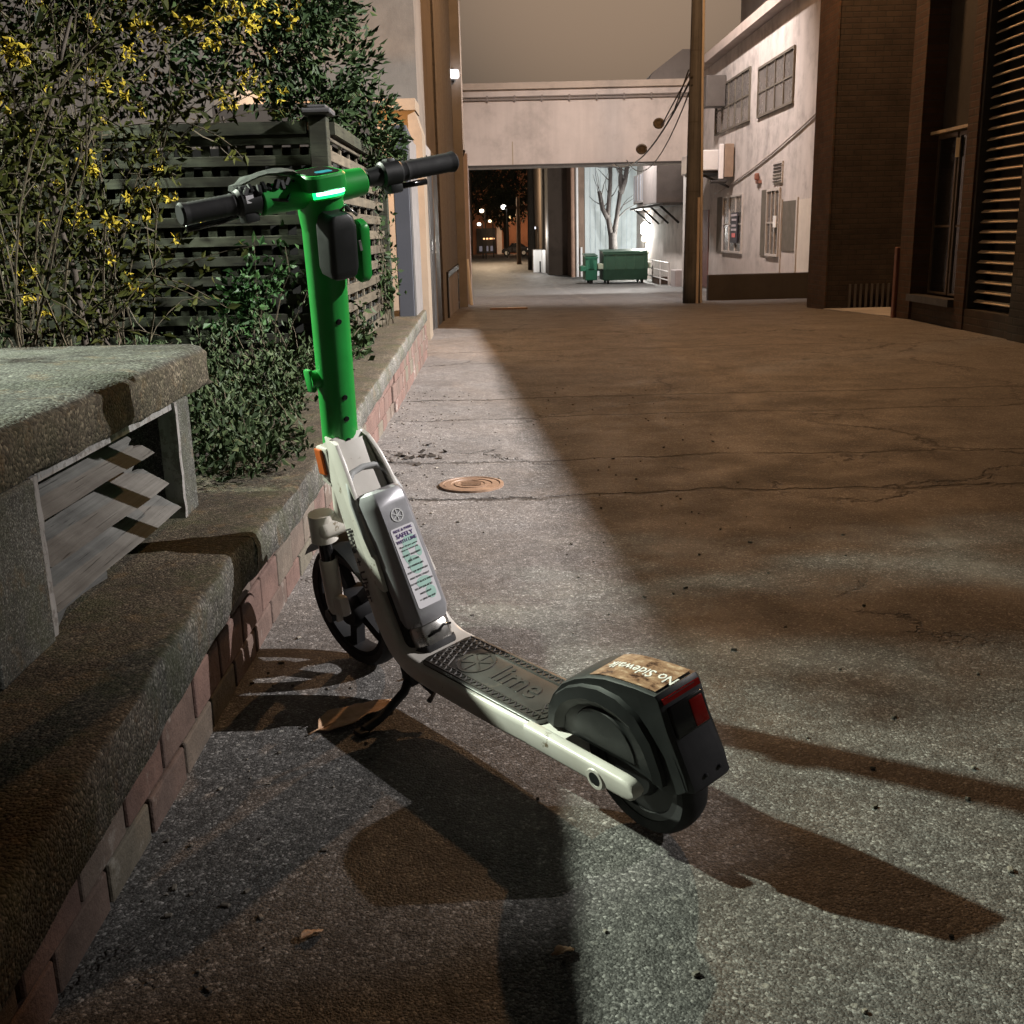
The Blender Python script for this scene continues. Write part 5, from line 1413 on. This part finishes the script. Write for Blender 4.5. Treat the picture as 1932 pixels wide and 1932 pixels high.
# ------------------------------------------------------------ right brick buildings
M['dbrick'] = brickwall('dark_brick', (.034, .026, .021), (.026, .02, .017), (.02, .018, .016), plane='XZ')
M['obrick'] = brickwall('red_brown_brick', (.06, .033, .021), (.044, .025, .017), (.04, .032, .026), plane='YZ')
M['obrick_x'] = brickwall('red_brown_brick_front', (.06, .033, .021), (.044, .025, .017), (.04, .032, .026), plane='XZ')
b1 = thing('brick_wing', 'dark brick end wall with a reddish brick edge right of the white building', 'building', (6, 15, -.1))
mb = MB(); mb.box(4.455, 12, 14.62, 15.42, -1, 9); mb.build('wall', M['dbrick'], b1)
mb = MB(); mb.box(4.43, 4.454, 14.6, 15.44, -1, 9); mb.build('corner_pier', M['obrick'], b1)
mb = MB()
for k in range(18): mb.box(4.75+k*.075, 4.775+k*.075, 14.57, 14.6, -.1, .22)
mb.build('low_grille', plain('grille_metal', (.08, .075, .075), (.05, .05, .05), 4, .6), b1)
b2 = thing('brick_shop', 'dark brick building with glass doors and a tall louvred bay at the right edge', 'building', (6, 10, 0))
mb = MB(); mb.box(4.9, 12, 8.2, 11.8, -.5, 9); mb.build('wall', M['dbrick'], b2)
mb = MB(); mb.box(4.40, 4.9, 11.5, 11.86, -.5, 9); mb.build('pier', M['obrick'], b2)
mb = MB(); mb.box(4.42, 4.9, 10.2, 10.42, -.5, 9); mb.build('pier', M['obrick'], b2)
mb = MB(); mb.box(4.40, 4.9, 8.2, 9.22, -.5, 9); mb.build('pier', brickwall('black_brown_brick', (.035, .028, .022), (.025, .02, .017), (.02, .018, .015)), b2)
mb = MB(); mb.box(4.43, 4.9, 9.22, 11.5, -.5, .2); mb.build('plinth', brickwall('plinth_brick', (.04, .027, .02), (.03, .021, .016), (.028, .023, .018)), b2)
mb = MB(); mb.box(4.36, 4.5, 10.42, 11.5, .2, .27); mb.build('sill', M['darkmetal'], b2)
M['dglass'] = plain('black_glass', (.012, .013, .014), (.008, .009, .01), 3, .12, spec=.6)
mb = MB(); mb.box(4.62, 4.66, 10.42, 11.5, .27, 9); mb.build('dark_infill', plain('dark_infill_panel', (.016, .014, .012), (.012, .011, .01), 3, .8), b2)
for y0, y1 in ((10.46, 10.94), (10.98, 11.46)):
    mb = MB(); mb.box(4.585, 4.605, y0+.03, y1-.03, .3, 1.82); dd_ = mb.build('glass_door', M['dglass'], b2)
    mb = MB(); mb.box(4.57, 4.615, y0, y0+.03, .28, 1.86); mb.box(4.57, 4.615, y1-.03, y1, .28, 1.86); mb.box(4.57, 4.615, y0+.03, y1-.03, 1.82, 1.86); mb.box(4.57, 4.615, y0+.03, y1-.03, .28, .3); mb.box(4.58, 4.61, y0+.03, y1-.03, .95, .97)
    mb.build('door_frame', plain('bronze_frame', (.14, .11, .08), (.1, .08, .06), 8, .35, metal=.6), dd_)
mb = MB(); mb.box(4.5, 4.62, 10.42, 11.5, 1.87, 1.90); mb.build('door_header', plain('pale_header', (.5, .42, .3), (.2, .16, .1), 9, .4), b2)
mb = MB(); mb.box(4.56, 4.569, 10.9, 10.99, 1.62, 1.8); mb.build('door_notice', plain('cream_notice', (.5, .42, .25), (.44, .36, .2), 9, .6), b2)
lv = MB()
z = .27
while z < 6:
    lv.box(4.50, 4.54, 9.26, 10.16, z, z+.010, Matrix.Translation((4.52, 0, z)) @ Matrix.Rotation(radians(-32), 4, 'Y') @ Matrix.Translation((-4.52, 0, -z))); z += .0905
lv.build('louvre_slats', plain('bronze_louvre', (.42, .36, .27), (.3, .25, .18), 7, .45, metal=.2), b2)
MB().box(4.66, 4.9, 9.22, 10.2, .2, 9).build('louvre_void', M['dark'], b2)
mb = MB(); mb.box(4.44, 4.6, 9.22, 9.26, .2, 6); mb.box(4.44, 4.6, 10.16, 10.2, .2, 6); mb.build('louvre_frame', M['darkmetal'], b2)
mb = MB(); mb.box(4.37, 4.44, 11.87, 11.95, -.05, .75); 
tag(mb.build('marker_post', plain('orange_red_post', (.12, .04, .02), (.08, .03, .016), 5, .6), None, loc=(4.4, 11.9, 0), bevel=.01), 'low orange red guard post at the corner of the brick shop', 'post')
# unseen wall added on the right, shaped to cut the street light
nw = thing('light_block_wall', 'unseen wall added right of the lane to block the street light', 'wall', (4.6, 3, 0))
mb = MB(); mb.prism([(2.15, -.3), (8.15, -.3), (8.15, 3.25), (2.15, 2.95)], 'x', 4.45, 4.75); mb.build('low_part', M['dbrick'], nw)
mb = MB(); mb.prism([(-8, -.3), (2.15, -.3), (2.15, 2.97), (2.06, 3.2), (1.92, 7), (-8, 7)], 'x', 4.45, 4.75); mb.build('high_part', M['dbrick'], nw)
